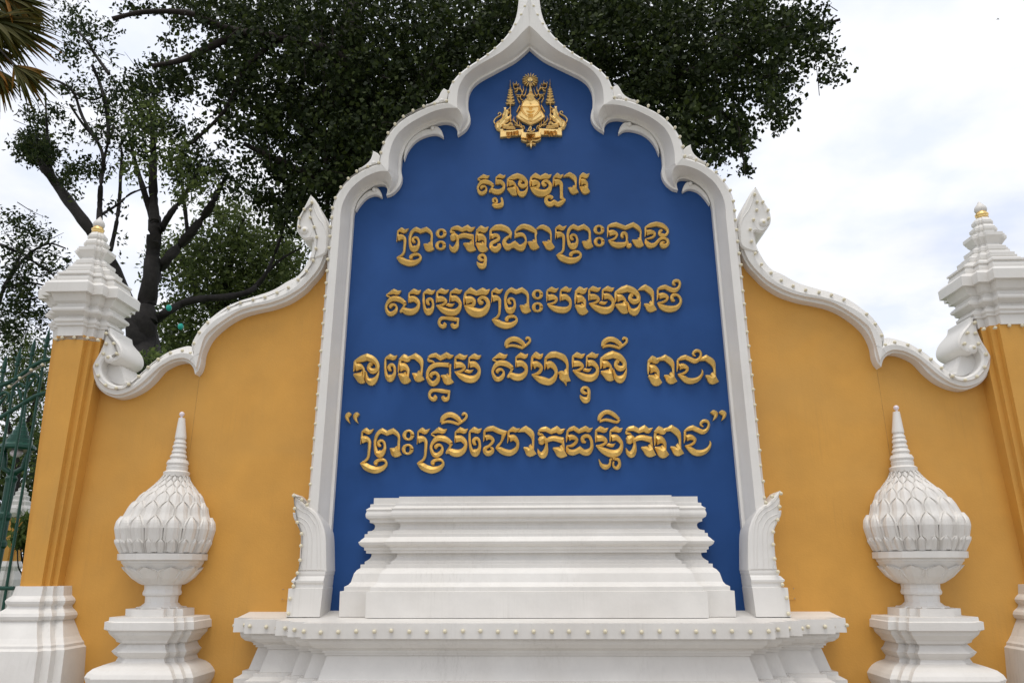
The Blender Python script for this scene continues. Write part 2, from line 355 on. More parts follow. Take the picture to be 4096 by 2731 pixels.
# ------------------------------------------------------------------ chiselled strokes
def stroke(mb, fr, s, Y=-.035, hk=.72, hmax=.05, n=4, org=None, off=(0, 0), sc=1.0, base=0.0):
    P = pts(s); A = np.array([(x, y, wv, 1. if c else 0.) for x, y, wv, c in P])
    S = smooth(A, n); k = len(S); S[:, 2] = np.maximum(S[:, 2], 0.5)
    S[:, 2] *= .89; xy = S[:, :2]; L = []; R = []; Cc = []; hw = []
    for i in range(k):
        a = xy[i]-xy[i-1] if i > 0 else xy[1]-xy[0]
        b = xy[i+1]-xy[i] if i < k-1 else xy[i]-xy[i-1]
        a = a/(np.linalg.norm(a)+1e-9); b = b/(np.linalg.norm(b)+1e-9); t = a+b; t = t/(np.linalg.norm(t)+1e-9)
        nn = np.array([-t[1], t[0]]); mit = 1/max(.55, abs(np.dot(nn, np.array([-a[1], a[0]]))))
        h = .5*S[i, 2]*mit
        L.append(xy[i]+nn*h); R.append(xy[i]-nn*h); Cc.append(xy[i]); hw.append(.5*S[i, 2])
    # ends: pull the ridge inwards
    if hw[0] > 3 and k > 2:
        d = xy[1]-xy[0]; d = d/(np.linalg.norm(d)+1e-9); Cc[0] = Cc[0]+d*min(hw[0]*.6, 18)
    if hw[-1] > 3 and k > 2:
        d = xy[-2]-xy[-1]; d = d/(np.linalg.norm(d)+1e-9); Cc[-1] = Cc[-1]+d*min(hw[-1]*.6, 18)
    def W(q):
        p = px(fr, q[0], q[1], Y); return np.array([p[0], p[2]])
    L = np.array([W(q) for q in L]); R = np.array([W(q) for q in R]); Cw = np.array([W(q) for q in Cc]); hwm = np.array(hw)*FR[fr][2]*.0031*sc
    if org is not None:
        L, R, Cw = [(q-org)*sc+np.array(off) for q in (L, R, Cw)]
    H = np.minimum(hwm*hk, hmax); rows = [[], [], [], [], []]
    for i in range(k):
        rows[0].append((L[i][0], base, L[i][1])); rows[1].append((L[i][0], Y, L[i][1])); rows[2].append((Cw[i][0], Y-H[i], Cw[i][1]))
        rows[3].append((R[i][0], Y, R[i][1])); rows[4].append((R[i][0], base, R[i][1]))
    mb.grid(rows)
    for i in (0, k-1): mb.add([r[i] for r in rows], [(0, 1, 2, 3, 4)[::1 if i else -1]])
def ringstroke(mb, fr, cx, cy, rx, ry, wx, wy, **kw):
    s = []
    for j in range(17):
        a = 2*math.pi*j/16; wv = wx*math.cos(a)**2+wy*math.sin(a)**2
        s.append('%.1f,%.1f,%.1f' % (cx+rx*math.cos(a), cy+ry*math.sin(a), wv))
    stroke(mb, fr, ' '.join(s), n=2, **kw)
for sgn in (1, -1):
    t = MB(); t.add(brk.v, brk.f, False)
    for s in ('160,225,10 195,290,11 260,350,12 330,390,12 390,460,12 425,560,11 437,700,10 440,1030,8', '155,290,8 190,355,10 250,395,11 310,430,11 360,500,11 395,600,10 405,1030,7',
              '170,440,8 240,465,11 295,510,11 335,590,11 347,700,10 335,1030,7', '190,490,7 240,520,9 280,580,9 297,700,9 285,1030,6', '205,955,6 235,970,9 250,1030,6'):
        stroke(t, 'F5', s, Y=Yb-.002, hk=.8, hmax=.02, base=Yb+.01)
    (t if sgn > 0 else t.mirror()).build('bracket', WHITE, sign)

# ------------------------------------------------------------------ letters
G = {}
def glyph(name, fr, ax, ay, *st): G[name] = (fr, ax, ay, st)
def FL(x0, y0, px_, py_, tx, ty):        # the flag shaped head of a letter
    w_ = tx-x0
    return '%d,%d,%d c' % (0, 0, 0)
glyph('SA', 'C1', 262, 257, '85,405,10c 262,325,130c 355,350,110 440,302,0', '85,415,30 140,445,40 215,480,30',
      '530,610,100c 450,540,125 350,500,140 240,495,130 145,560,95 85,660,65 90,750,75 140,835,110 215,850,110 300,790,95 330,700,55 290,640,60 225,640,80 185,680,85 210,710,40',
      '530,600,80c 495,680,50 440,770,60', '615,375,30c 738,322,135c 830,345,105 905,290,0', '628,370,40 618,470,40 610,590,10',
      '620,510,160c 740,497,145 825,565,115 845,650,80 800,740,120 700,800,160 590,800,170 480,765,130 405,812,30')
glyph('E', 'C1', 1072, 250, '960,360,30c 1072,322,135c 1160,345,105 1240,290,0',
      '968,365,45c 965,480,55 970,600,60 1000,740,90 1075,800,190 1160,745,100 1188,640,60 1165,530,70 1105,500,75 1055,545,85 1070,610,80 1115,630,30')
glyph('MA', 'C1', 1383, 238, '1270,345,30c 1383,310,135c 1480,335,105 1565,280,0', '1590,350,30c 1720,310,135c 1800,330,105 1875,285,0', '1285,350,50 1280,470,60 1265,590,20',
      '1285,505,150c 1400,500,140 1480,545,90 1470,600,65 1380,650,60 1265,655,15', '1600,350,40 1595,470,50 1575,580,15',
      '1610,495,150c 1720,485,140 1810,570,95 1825,660,80 1775,760,130 1680,815,170 1560,812,180 1430,760,150 1330,700,80 1262,655,10', '1490,655,15 1540,640,80c 1620,650,75 1700,602,0')
glyph('TASUB', 'C1', 1440, 910, '1440,1060,50 1470,1110,90 1420,1150,100 1345,1110,80 1330,1030,70 1380,960,85 1470,945,75 1600,960,95 1765,985,95c 1770,1060,45 1745,1130,90 1680,1150,110 1640,1110,90 1680,1080,40')
glyph('CHO', 'A', 1232, 103, '1140,190,25c 1232,150,100c 1325,190,70c 1418,160,115c 1480,170,85 1535,126,0', '1150,190,40 1140,280,50 1132,360,10',
      '1150,300,130c 1230,280,110 1290,310,70 1270,370,60 1200,380,40 1135,375,10', '1440,320,30 1395,330,70 1370,285,60 1420,250,55 1485,280,65 1515,350,70 1470,440,110 1390,480,140 1290,470,150 1200,420,110 1135,375,10')
glyph('SUBBA', 'A', 1645, 92, '1570,185,25c 1645,150,100c 1700,170,75 1760,125,0', '1575,190,35 1575,270,45 1560,360,10',
      '1580,290,140c 1650,270,110 1710,300,80 1720,380,65 1720,480,60 1730,570,70 1790,605,20',
      '1800,604,15c 1720,660,90 1650,690,90 1585,650,85c 1510,690,100 1440,650,80 1435,580,70 1490,545,60 1535,560,70 1510,590,40')
glyph('AA', 'A', 1875, 90, '1757,175,5 1810,150,50 1875,130,90c 1960,190,95 1990,280,40 1985,400,45 1985,470,40', '1848,380,15 1890,400,75 1940,430,150 2000,395,180c')
glyph('RO', 'A', 2128, 85, '2060,175,25c 2128,145,105c 2190,160,85 2248,110,0', '2075,180,40 2070,260,45 2060,345,10', '2080,275,130c 2140,265,110 2195,300,60 2205,360,40 2205,470,30', '2060,365,20c 2110,390,100 2165,420,170 2212,390,170c')
glyph('NO', 'A', 890, 105, '705,220,30c 800,185,95 890,155,105c 985,190,100 1055,260,70 1050,330,70 985,350,85 930,310,65 945,255,55 985,265,40', '715,215,45 715,290,50 700,360,15',
      '725,300,125c 790,290,100 845,320,45 855,370,40 855,420,40 850,500,40', '700,400,25c 760,420,110 820,440,190 862,430,190c', '840,355,25 890,365,30', '890,365,25c 905,430,45 930,480,85 990,500,115 1050,450,65 1082,370,20 1085,330,0')
glyph('UO', 'A', 470, 560, '465,640,20 440,640,40 435,600,45 475,580,45 505,620,40 490,670,40 420,695,15', '415,700,15c 470,725,70 540,720,90c 590,700,90 608,640,50 595,580,40 590,560,10')
glyph('RASUB', 'C2', 370, 220, '275,325,25c 370,300,130c 450,330,100 545,262,0', '285,330,45 280,450,40 265,590,10', '285,495,165c 380,475,140 455,520,85 465,620,70 460,740,65 450,850,60 400,930,60 330,970,50 275,995,10',
      '290,1000,30c 390,1045,160 500,1100,165 620,1125,165 745,1105,130 840,1040,85 862,970,55 810,915,65 720,910,75 640,945,80 620,985,80 670,1005,60')
glyph('PO', 'C2', 740, 207, '740,600,30 690,590,80 670,530,70 720,490,60 790,520,60 820,620,60 795,720,100 720,770,190 640,740,110 600,600,65 597,480,70 630,370,80 680,310,90 740,285,120c 850,335,105c 985,285,120c 1080,350,95 1125,430,60 1125,560,60 1135,700,60 1140,800,50',
      '935,655,20 990,690,130 1060,735,230 1150,690,240c')
G['AH'] = ('C2', 1352, 285, None)
glyph('KO', 'B1', 1225, 143, '1095,225,35c 1150,200,70 1225,190,90c 1310,230,80c 1410,190,105c 1470,225,95 1555,178,0', '1100,230,30c 1100,270,45 1150,275,35 1180,290,20', '1085,385,80 1130,375,150 1180,345,110 1215,380,70 1225,430,50',
      '1230,360,30 1225,440,50 1205,540,100 1155,600,120 1100,575,75 1070,500,5', '1225,375,60 1290,345,85 1370,335,95 1515,370,110c', '1510,330,40 1510,420,45 1520,600,40', '1330,490,20 1400,520,125 1460,550,200 1530,520,220c')
glyph('U', 'B1', 1690, 688, '1725,800,20 1670,795,60 1625,760,60 1650,715,60 1710,705,50 1745,750,60 1745,830,60 1720,900,100 1665,910,115 1610,870,60 1587,825,5')
G['NNA'] = ('B1', 2040, 118, (('B1', '1838,240,30c 1940,190,105 2040,180,120c 2150,220,110 2215,290,70 2215,345,50 2230,385,20'), ('B1', '1845,240,45 1845,320,50 1830,410,10'),
      ('B1', '1850,365,90c 1930,330,75 1990,355,65 1990,410,65 1920,450,65 1860,490,70 1865,560,90 1935,600,120 2005,550,90 2000,490,60'),
      ('B2', '300,490,50 220,520,70 130,600,100 115,690,130 200,790,190 290,760,140 395,720,190c 500,800,170 590,800,190 670,700,100 695,600,50 650,490,80 550,450,110 400,490,110c'),
      ('B2', '410,380,40c 415,470,50 395,560,10'), ('B2', '400,385,40c 500,290,110 600,240,130 700,245,150 840,300,150 960,390,90 955,500,50 970,650,50 980,820,40'), ('B2', '740,655,20 820,695,150 900,740,280 985,690,290c'),
      ('B2', '980,310,30 1070,260,90 1165,250,130c 1290,320,130 1360,420,60 1370,550,50 1380,800,40'), ('B2', '1140,650,25 1230,695,150 1320,740,290 1390,690,290c')))
glyph('BAA', 'B3', 770, 115, '540,240,40c 650,205,110 770,185,130c 1015,275,115c 1230,185,125c 1360,270,120 1430,380,60 1425,500,50 1435,640,60 1440,750,50', '550,250,50 550,400,50 535,530,10',
      '575,430,150c 680,400,150 785,440,80 770,520,60 680,590,60 560,610,15', '560,612,15c 660,690,120 760,730,150 850,740,170 960,725,140 1040,680,90 1060,600,60 1050,480,80 1010,420,90 940,430,90 930,500,90 970,540,40',
      '1060,600,60 1075,680,70 1100,760,110 1150,750,90 1150,690,40', '1200,600,25 1280,645,140 1370,680,270 1450,640,280c')
glyph('TO', 'B3', 1850, 95, '1550,265,40c 1700,205,120 1850,170,130c 2010,210,130 2130,300,90 2160,390,70 2100,470,80 2010,480,120 1940,430,90 1960,360,80 2020,340,40', '1560,260,55 1565,400,55 1545,520,10',
      '1580,410,150c 1690,385,130 1790,410,90 1800,480,70 1720,540,60 1560,575,20', '1555,580,30c 1590,670,110 1660,740,150 1740,750,130 1820,720,110 1880,650,90 1950,580,80 2040,555,70 2140,590,80 2170,680,90 2110,750,110 2030,760,130 1980,700,90 2030,660,60 2090,660,20')
glyph('BA', 'C2', 1680, 203, '1570,310,30c 1680,275,135c 1770,300,100 1850,245,0', '1890,305,30c 2015,265,135c 2090,290,100 2160,245,0', '1580,315,50 1580,440,55 1570,570,10', '1595,470,150c 1710,455,140 1795,500,80 1780,560,60 1700,605,55 1580,615,15',
      '1900,310,45 1895,430,50 1885,560,10', '1900,470,150c 2010,450,140 2100,520,100 2130,610,65 2100,700,100 2010,755,150 1890,755,160 1760,725,140 1650,670,80 1578,618,10')
glyph('THO', 'C3', 1915, 152, '1735,265,40c 1820,225,90 1915,205,100c 2030,265,110 2120,285,110 2200,240,80 2240,150,60 2220,80,60 2160,65,70 2100,90,70 2095,140,50 2140,165,30', '1745,270,45 1745,400,50 1730,510,10',
      '1765,420,130c 1860,395,130 1950,430,80 1940,500,60 1850,550,60 1735,565,15', '1735,568,15c 1820,640,110 1930,690,150 2060,700,150 2180,660,110 2255,560,70 2250,460,60 2180,390,60 2090,390,80 2055,440,80 2080,500,80 2130,520,30')
glyph('TA', 'D1', 1490, 300, '1360,385,35c 1420,360,70 1490,345,80c 1575,400,85c 1680,345,100c 1740,370,90 1808,350,0', '1365,395,30c 1370,440,50 1430,455,45 1480,490,25',
      '1730,520,90c 1600,510,80 1500,515,85 1410,560,85 1355,640,60 1350,730,60 1390,810,90 1450,845,100 1515,800,90 1540,720,60 1500,660,60 1440,665,70 1405,700,60 1430,740,40', '1745,500,40 1740,620,40 1745,800,40', '1580,705,20 1640,730,110 1695,775,190 1755,740,210c')
glyph('II', 'D2', 420, 15, '325,175,50 350,105,80 430,60,85 520,75,85 600,140,70 600,185,30', '320,185,40c 400,160,40 480,165,45 580,195,45c 650,150,40 700,100,40 700,55,40 660,40,40 640,70,30')
glyph('HO', 'D2', 800, 258, '728,350,25c 800,310,105c 860,335,85 915,285,0', '740,350,40 735,440,45 725,545,10', '745,480,130c 810,450,100 880,500,65 860,570,60 800,610,50 732,620,15', '942,370,35c 1030,310,100 1110,300,100c 1230,350,100 1290,450,45 1290,550,45 1300,700,40',
      '950,370,45 950,450,50 935,545,10', '955,480,130c 1030,455,110 1100,520,70 1115,600,55 1080,680,90 1010,730,110 930,715,125 840,680,100 732,622,10', '1145,590,20 1190,600,110 1240,640,190 1310,620,230c', '1250,700,70 1275,790,10')
glyph('CHA', 'D3', 1130, 435, '950,560,35c 1040,515,95 1130,490,110c 1240,540,110 1350,580,110 1440,530,80 1480,430,55 1450,360,60 1380,345,70 1320,380,70 1310,430,45 1360,470,25', '960,560,50 960,680,55 940,820,10',
      '985,715,140c 1080,690,130 1175,740,75 1150,810,65 1070,860,60 960,875,15', '962,880,15c 1080,950,120 1170,1010,140 1280,1025,140 1400,990,110 1490,900,70 1515,820,40 1497,760,0')
glyph('LO', 'E2', 385, 297, '230,400,30c 300,360,85 385,345,95c 480,390,95 575,420,90c 530,560,40 470,640,50 432,685,20', '240,400,40 240,480,45 225,570,10', '255,510,100c 310,490,90 375,520,65 380,570,55 320,640,50 255,680,70 260,740,90 310,765,100 370,730,80 370,680,50 335,670,20',
      '640,400,25c 725,360,95c 780,375,75 840,345,0', '648,400,40 645,490,40 628,595,10', '660,520,120c 730,500,110 790,560,70 800,640,55 760,710,90 680,755,110 590,745,120 500,700,100 435,685,20')
glyph('THA', 'E2', 1745, 300, '1630,400,30c 1680,365,70 1745,340,80c 1830,395,75c 1940,350,100c 2000,375,80 2065,335,0', '1640,400,40 1630,490,45 1618,580,10', '1650,510,110c 1715,490,95 1790,530,65 1770,590,60 1700,640,55 1620,640,15',
      '1622,645,20c 1650,720,90 1715,750,110 1780,735,100 1845,700,105c 1910,745,105 1980,745,120 2040,680,70 2045,580,55 2010,490,60 1950,470,70 1895,500,70 1900,560,70 1950,580,30')
glyph('I', 'E3', 220, 40, '70,225,50c 90,150,85 160,85,80 240,75,80 330,120,80 420,200,50', '75,240,45c 160,210,50 240,215,55 380,250,50 430,200,40')
glyph('MASUB', 'E3', 335, 845, '335,845,55c 335,910,50', '305,895,40c 270,900,40 265,950,40 240,1010,70 180,1030,100 110,990,60 65,890,5', '335,890,50 405,900,60 430,960,55 415,1020,80 375,1050,60 320,1010,40 325,930,30')
glyph('QL', 'E1', 105, 80, '150,110,20 110,115,90 75,150,75 90,210,45 130,270,0')
glyph('QR', 'E3', 2070, 28, '2015,85,20 2060,80,90 2105,100,80 2100,160,55 2055,228,0')
glyph('NGO', 'C2', 740, 207, '600,330,40 700,290,120c 800,320,100 960,290,90 1080,260,60', '680,340,60 640,500,60 660,650,80 760,740,110 900,700,90 960,560,60 940,440,60')
SMALL = {'NO': .865, 'CHO': .875, 'AA': .88, 'RO': .83, 'SUBBA': .86, 'UO': .86}
def letter(mb, name, fr, x, y, sc=1.0, Y=-.035, hmax=.065, base=0.0, hk=1.0):
    gf, ax, ay, st = G[name]
    Y0 = -.035
    org = px(gf, ax, ay, Y0); org = np.array([org[0], org[2]]); dst = px(fr, x, y, Y); dst = (dst[0], dst[2])
    s = sc/SMALL.get(name, 1.0) if fr != 'A' else (1.0 if gf == 'A' else sc)
    kw = dict(org=org, off=dst, sc=s, hmax=hmax, base=base, hk=hk)
    t = MB()
    if name == 'AH':
        for cy in (395, 695): ringstroke(t, 'C2', 1352, cy, 90, 92, 92, 46, **kw)
    else:
        for q in st:
            if isinstance(q, tuple): stroke(t, q[0], q[1], **kw)
            else: stroke(t, gf, q, **kw)
    if Y != Y0: t.v = [(a, b+(Y-Y0) if b < -.001 else b, c) for a, b, c in t.v]
    mb.add(t.v, t.f)
TEXT = [('A', .843, 'SA 252,122 UO 470,560 NO 890,105 CHO 1232,103 SUBBA 1645,92 AA 1875,90 RO 2128,85'),
        ('B1', 1, 'RASUB 170,172 PO 447,160 AH 918,212 KO 1225,143 RO 1665,137 U 1690,688 NNA 2040,118'),
        ('B2', 1, 'RASUB 1595,172 PO 1975,155'), ('B3', 1, 'AH 305,205 BAA 770,115 TO 1850,95'),
        ('C1', 1, 'SA 262,257 E 1072,250 MA 1383,238 TASUB 1440,910 CHO 2075,230'), ('C2', 1, 'RASUB 370,220 PO 740,207 AH 1352,285 BA 1680,203'),
        ('C3', 1, 'RO -7,181 MA 292,177 NO 1050,163 AA 1460,157 THO 1915,152'),
        ('D1', 1, 'NO 297,318 E 697,318 RO 943,315 AA 1137,315 TA 1490,300 TASUB 1468,928 MA 1910,310'),
        ('D2', 1, 'SA 232,268 II 420,15 HO 800,258 MA 1442,258 U 1575,805 NO 2003,243 II 1935,18'), ('D3', 1, 'RO 390,440 AA 675,440 CHA 1130,435 AA 1595,443'),
        ('E1', 1, 'QL 105,80 QL 242,80 RASUB 403,325 PO 680,330 AH 1130,377 RASUB 1362,322 SA 1648,325 II 1803,68'),
        ('E2', 1, 'E 70,312 LO 385,297 AA 935,305 KO 1275,308 THA 1745,300'),
        ('E3', 1, 'MA 90,310 I 220,40 MASUB 335,845 KO 670,305 RO 1115,303 AA 1333,303 CHA 1705,300 QR 2070,28 QR 2218,30')]
for fr, sc, s in TEXT:
    tk = s.split()
    for a, b in zip(tk[::2], tk[1::2]):
        x, y = map(float, b.split(',')); mb = MB(); letter(mb, a, fr, x, y, sc); mb.build('letter', GOLD, sign)

# ------------------------------------------------------------------ coat of arms on the panel
def e0(s, Y): return spoly('E0', s, Y, 3)
em = MB(); relief(em, e0('1060,720c 1110,670 1185,655 1260,670 1310,715c 1330,800 1395,905c 1375,940 1290,985 1187,1030c 1080,985 990,940 975,905c 1040,800', -.04), -.06, 0, .012)
relief(em, e0('1060,735c 1310,735c 1330,830 1350,900c 1260,960 1185,985c 1110,960 1020,900c 1040,830', -.065), -.075, -.05, .008)
stroke(em, 'E0', '1050,760,14 1185,768,20 1315,755,14', Y=-.075, base=-.06, hk=2.4); stroke(em, 'E0', '1120,825,10 1185,845,34 1245,825,10', Y=-.075, base=-.06, hk=2.4); stroke(em, 'E0', '1140,880,14 1185,885,30 1225,880,14', Y=-.075, base=-.06, hk=2.4)
stroke(em, 'E0', '1150,770,10 1185,800,36 1215,770,10', Y=-.075, base=-.06, hk=2.4); stroke(em, 'E0', '1160,905,14 1185,912,22 1210,905,14', Y=-.075, base=-.06, hk=2.4)
stroke(em, 'E0', '1185,735,6 1195,715,10 1175,705,8 1182,685,4', Y=-.07, base=-.05)
for s in (1, -1):
    for k in range(9):
        a = math.radians(200+ k*15.5); cx_, cy_ = 1185+s*-125*math.cos(math.radians(k*11-5)), 790+k*18
        stroke(em, 'E0', '%d,%d,4 %d,%d,15 %d,%d,3' % (cx_, cy_, cx_+s*7, cy_-12, cx_+s*4, cy_-26), Y=-.075, base=-.06, hk=2.4); stroke(em, 'E0', '%d,%d,4 %d,%d,14 %d,%d,3' % (cx_, cy_, cx_-s*16, cy_-8, cx_-s*28, cy_-20), Y=-.075, base=-.06, hk=2.4)
for k in range(8):
    a = k*math.pi/4; stroke(em, 'E0', '%d,%d,6 %d,%d,20' % (1183, 937, 1183+30*math.cos(a), 937+28*math.sin(a)), Y=-.08, base=-.06)
for s in ('1060,722,16 1045,800,16 1000,880,18 980,905,18c 1070,970,18 1187,1022,20c 1300,970,18 1390,905,18c 1360,850,18 1325,790,16 1310,722,16', '1055,700,16 1110,665,18 1185,655,20 1260,665,18 1315,700,16', '1030,740,14 1000,800,20 978,840,14', '1340,735,14 1370,795,20 1395,835,14', '1030,700,16 1015,680,14 990,640,10', '1340,695,16 1355,675,14 1378,630,10'):
    stroke(em, 'E0', s, Y=-.06, base=-.02, hk=1.2, hmax=.03)
arms = em.build('coat_of_arms', GILT, sign)
t = MB()
for k in range(16):
    a = 2*math.pi*k/16+.1
    stroke(t, 'E0', '%.1f,%.1f,8 %.1f,%.1f,13 %.1f,%.1f,2' % (1178+44*math.cos(a), 365+42*math.sin(a), 1178+85*math.cos(a), 365+81*math.sin(a), 1178+118*math.cos(a), 365+103*math.sin(a)), Y=-.05)
c = px('E0', 1178, 365, -.05); t.add([(c[0]+.034*math.cos(q), -.055, c[2]+.036*math.sin(q)) for q in np.linspace(0, 6.283, 20, endpoint=False)]+[(c[0], -.07, c[2])], [(i, (i+1) % 20, 20) for i in range(20)])
t.build('sun_disc', GILT, arms)
t = MB()
for s in ('1150,650,90 1187,635,30', '1105,650,14 1180,668,40 1255,650,14', '1125,625,60 1187,610,110c 1245,625,60', '1150,590,40 1187,585,80c 1222,590,40', '1187,560,60 1183,500,34 1180,440,14 1178,370,4'): stroke(t, 'E0', s, Y=-.06, hmax=.03)
t.build('crown', GILT, arms)
FLO = ['1075,665,12 1045,650,16 1035,610,16 1060,560,14 1045,510,14 1000,485,14 960,500,12 935,470,12 945,430,10 985,430,9 990,460,8', '1060,570,14 1085,600,18 1110,560,16 1125,490,4', '1050,520,12 1030,480,18 1035,440,3', '1060,550,12 1080,510,18 1075,455,3',
       '1000,490,12 980,530,16 945,540,4', '1040,590,12 1000,590,16 960,575,3', '960,440,10 980,410,14 970,380,3', '940,450,10 925,420,10 935,400,3', '1030,620,14 995,610,14 985,630,3', '1000,440,8 1012,430,10 1005,420,3']
FL2 = ['1100,1090,12 1085,1050,18 1060,1045,12 1070,1070,8', '1080,1090,14 1030,1050,18 980,1010,18 940,960,16 940,900,3', '1030,1050,12 1025,1000,18 1015,970,3', '985,1015,12 990,975,16 975,945,3', '1050,1070,12 1050,1030,14 1040,1010,3', '1010,1045,12 960,1030,18 950,1015,3', '960,990,12 925,960,12 925,935,3']
PAR = ['885,370,3 885,430,8 888,470,12', '888,480,26 888,496,34c', '888,500,16 888,525,20', '858,515,10 888,522,26 918,515,10', '854,548,10 888,556,28 922,548,10', '848,582,10 888,592,30 928,582,10', '840,617,12 888,630,36 938,617,12', '830,662,14 888,680,50 948,662,14', '888,495,22 888,670,40',
       '820,700,6 840,720,10 860,700,6', '955,700,6 930,720,10 915,700,6', '830,710,8 888,712,20 950,710,8', '888,720,14 888,880,16 892,980,26', '850,1035,20 890,1005,40 925,1035,20', '830,1055,16 890,1055,30 950,1055,16', '824,1078,22 890,1080,26 962,1078,22']
LIO = '808,762c 822,795 860,805c 878,830 870,850 840,868c 862,900 888,868c 906,885 890,930 855,975 815,1000c 812,1028 870,1005c 880,1025 835,1072 775,1075c 765,1055 790,1035c 735,1060 755,1095 800,1112c 740,1115 690,1100 660,1045c 665,1035 680,1048c 660,1020 690,975 755,945 762,905 765,870 780,835 800,800'
for nm, src, hm in (('flourish', FLO, .02), ('laurel_spray', FL2, .02), ('parasol', PAR, .03)):
    t = MB()
    for s in src:
        if hm < .03: s = ' '.join('%s,%.1f' % (k.rsplit(',', 1)[0], float(k.rsplit(',', 1)[1].rstrip('c'))*.72) for k in s.split())
        stroke(t, 'E0', s, Y=-.045, hmax=hm, hk=1.1, n=3)
    c0 = px('E0', 1183, 900, -.045)[0]
    t.build(nm, GILT, arms); u = MB(); u.v = [(2*c0-a, b, c) for a, b, c in t.v]; u.f = [f[::-1] for f in t.f]; u.sm = t.sm; u.build(nm, GILT, arms)
t = MB(); relief(t, e0(LIO, -.04), -.05, 0, .02)
for s in ('660,1010,14 645,975,14 665,935,14 705,905,14 740,885,12 750,860,12 725,845,12 705,870,14', '800,800,20 820,850,50 815,900,60 770,950,50 720,1000,70', '800,950,50 850,940,36 890,890,26', '720,1000,60 740,1050,36 700,1090,30', '780,1030,40 830,1040,40 870,1020,20', '830,810,10 870,790,10 880,765,3', '690,1000,20 720,985,24 735,1010,16 715,1020,10'):
    stroke(t, 'E0', s, Y=-.05, hmax=.03, n=3, base=-.02)
t.build('lion', GILT, arms); u = MB(); u.v = [(2*c0-a, b, c) for a, b, c in t.v]; u.f = [f[::-1] for f in t.f]; u.sm = t.sm; u.build('lion', GILT, arms)
t = MB(); relief(t, e0('735,1115c 900,1110 1080,1090c 1085,1180 1040,1185c 900,1195 735,1215c', -.04), -.05, 0, .008); relief(t, e0('1645,1095c 1500,1090 1310,1080c 1300,1165 1340,1180c 1480,1180 1648,1190c', -.04), -.05, 0, .008)
relief(t, e0('1042,1130c 1190,1150 1338,1125c 1340,1205c 1190,1235 1040,1220c', -.06), -.075, 0, .01)
stroke(t, 'E0', '740,1130,5 900,1125,5 1070,1108,5', Y=-.05); stroke(t, 'E0', '1320,1100,5 1480,1105,5 1640,1110,5', Y=-.05); stroke(t, 'E0', '1048,1215,5 1190,1222,5 1335,1200,5', Y=-.075)
rb = t.build('ribbon', GILT, arms)
for sc_, Y_, ls in ((.30, -.055, 'RASUB 838,1126 PO 868,1128 AH 905,1128 E 935,1122 CHO 960,1116 AA 990,1108 KO 1400,1110 MA 1445,1112 PO 1465,1135 CHA 1515,1118 AA 1555,1118'), (.32, -.08, 'RASUB 1133,1165 KO 1165,1168 U 1172,1200 NGO 1215,1166')):
    tk = ls.split()
    for nm, xy in zip(tk[::2], tk[1::2]):
        x, y = map(float, xy.split(',')); t = MB(); letter(t, nm, 'E0', x, y+8, sc_*.62, Y=Y_-.004, hmax=.004, hk=.35, base=Y_+.008); t.build('ribbon_letter', GILT, arms)
t = MB()
for s in ('1045,1240,20 1110,1262,30 1170,1255,24 1187,1290,20', '1335,1230,20 1270,1258,30 1210,1255,24 1187,1290,20', '1187,1270,20 1190,1320,34 1192,1362,4', '1187,1290,12 1150,1310,24 1122,1315,3', '1187,1290,12 1235,1305,24 1262,1305,3'):
    stroke(t, 'E0', s, Y=-.05, hmax=.025)
t.build('leaf_tip', GILT, arms)
t = MB()
for s in ('1150,1095,14 1185,1050,16 1190,1095,14 1165,1120,12 1210,1125,14 1245,1100,14 1225,1085,8', '1125,1105,8 1150,1115,12 1160,1085,12'):
    stroke(t, 'E0', s, Y=-.05, hmax=.025)
t.build('sacred_syllable', GILT, arms)

# ------------------------------------------------------------------ podium
def nested(mb, hwid, front, prof, back=0.0):
    """box moulded on front and sides: prof = [(inset, z)] from the top down"""
    rows = [[(-hwid+d, back, z), (-hwid+d, front+d, z), (hwid-d, front+d, z), (hwid-d, back, z)] for d, z in prof]
    mb.grid(rows)
    for r in (rows[0], rows[-1]): mb.add(r, [(0, 1, 2, 3)])
z0 = px('Z6', 68, 1033, -.42)[2]
steps = []
for x, y in ((68, 1033), (145, 1042), (370, 1053), (460, 1062), (556, 1072)):
    p = pz('Z6', x, y, z0); steps.append((-p[0], p[1]))
Yc_ = steps[-1][1]
def zat(y): return px('Z6', 560, y, Yc_)[2]
zs = zat(1185); s_ = .0
prof = [(0, z0), (0, zs), (.055, zs+.001), (.055, zat(1200)), (.065, zat(1225)), (.10, zat(1255)), (.15, zat(1270)), (.165, zat(1282)), (.165, zat(1296)), (.185, zat(1297)), (.185, zat(1316)), (.205, zat(1317)), (.145, zat(1500)), (.10, zat(1502)), (.10, zat(1530)), (.04, zat(1560)), (.04, .25), (-.05, .24), (-.05, 0.0)]
pod = MB()
for i, (hw, fy) in enumerate(steps):
    pr = [(d, z-(.0012*(4-i) if k > 1 else -.0007*i)) for k, (d, z) in enumerate(prof)]
    nested(pod, hw, fy, pr, back=.2-.01*i)
# mortar fall at the back of the ledge
wy = steps[0][0]-.02
pod.add([(-wy, -.40, z0+.002), (wy, -.40, z0+.002), (wy, .12, z0+.066), (-wy, .12, z0+.066)], [(0, 1, 2, 3)])
podium = pod.build('podium', WHITED); tag(podium, 'long white stepped ledge with battered sides under the blue name panel', 'podium')
sign.location = (0, 0, z0)
for c in sign.children: c.location = (0, 0, -z0)

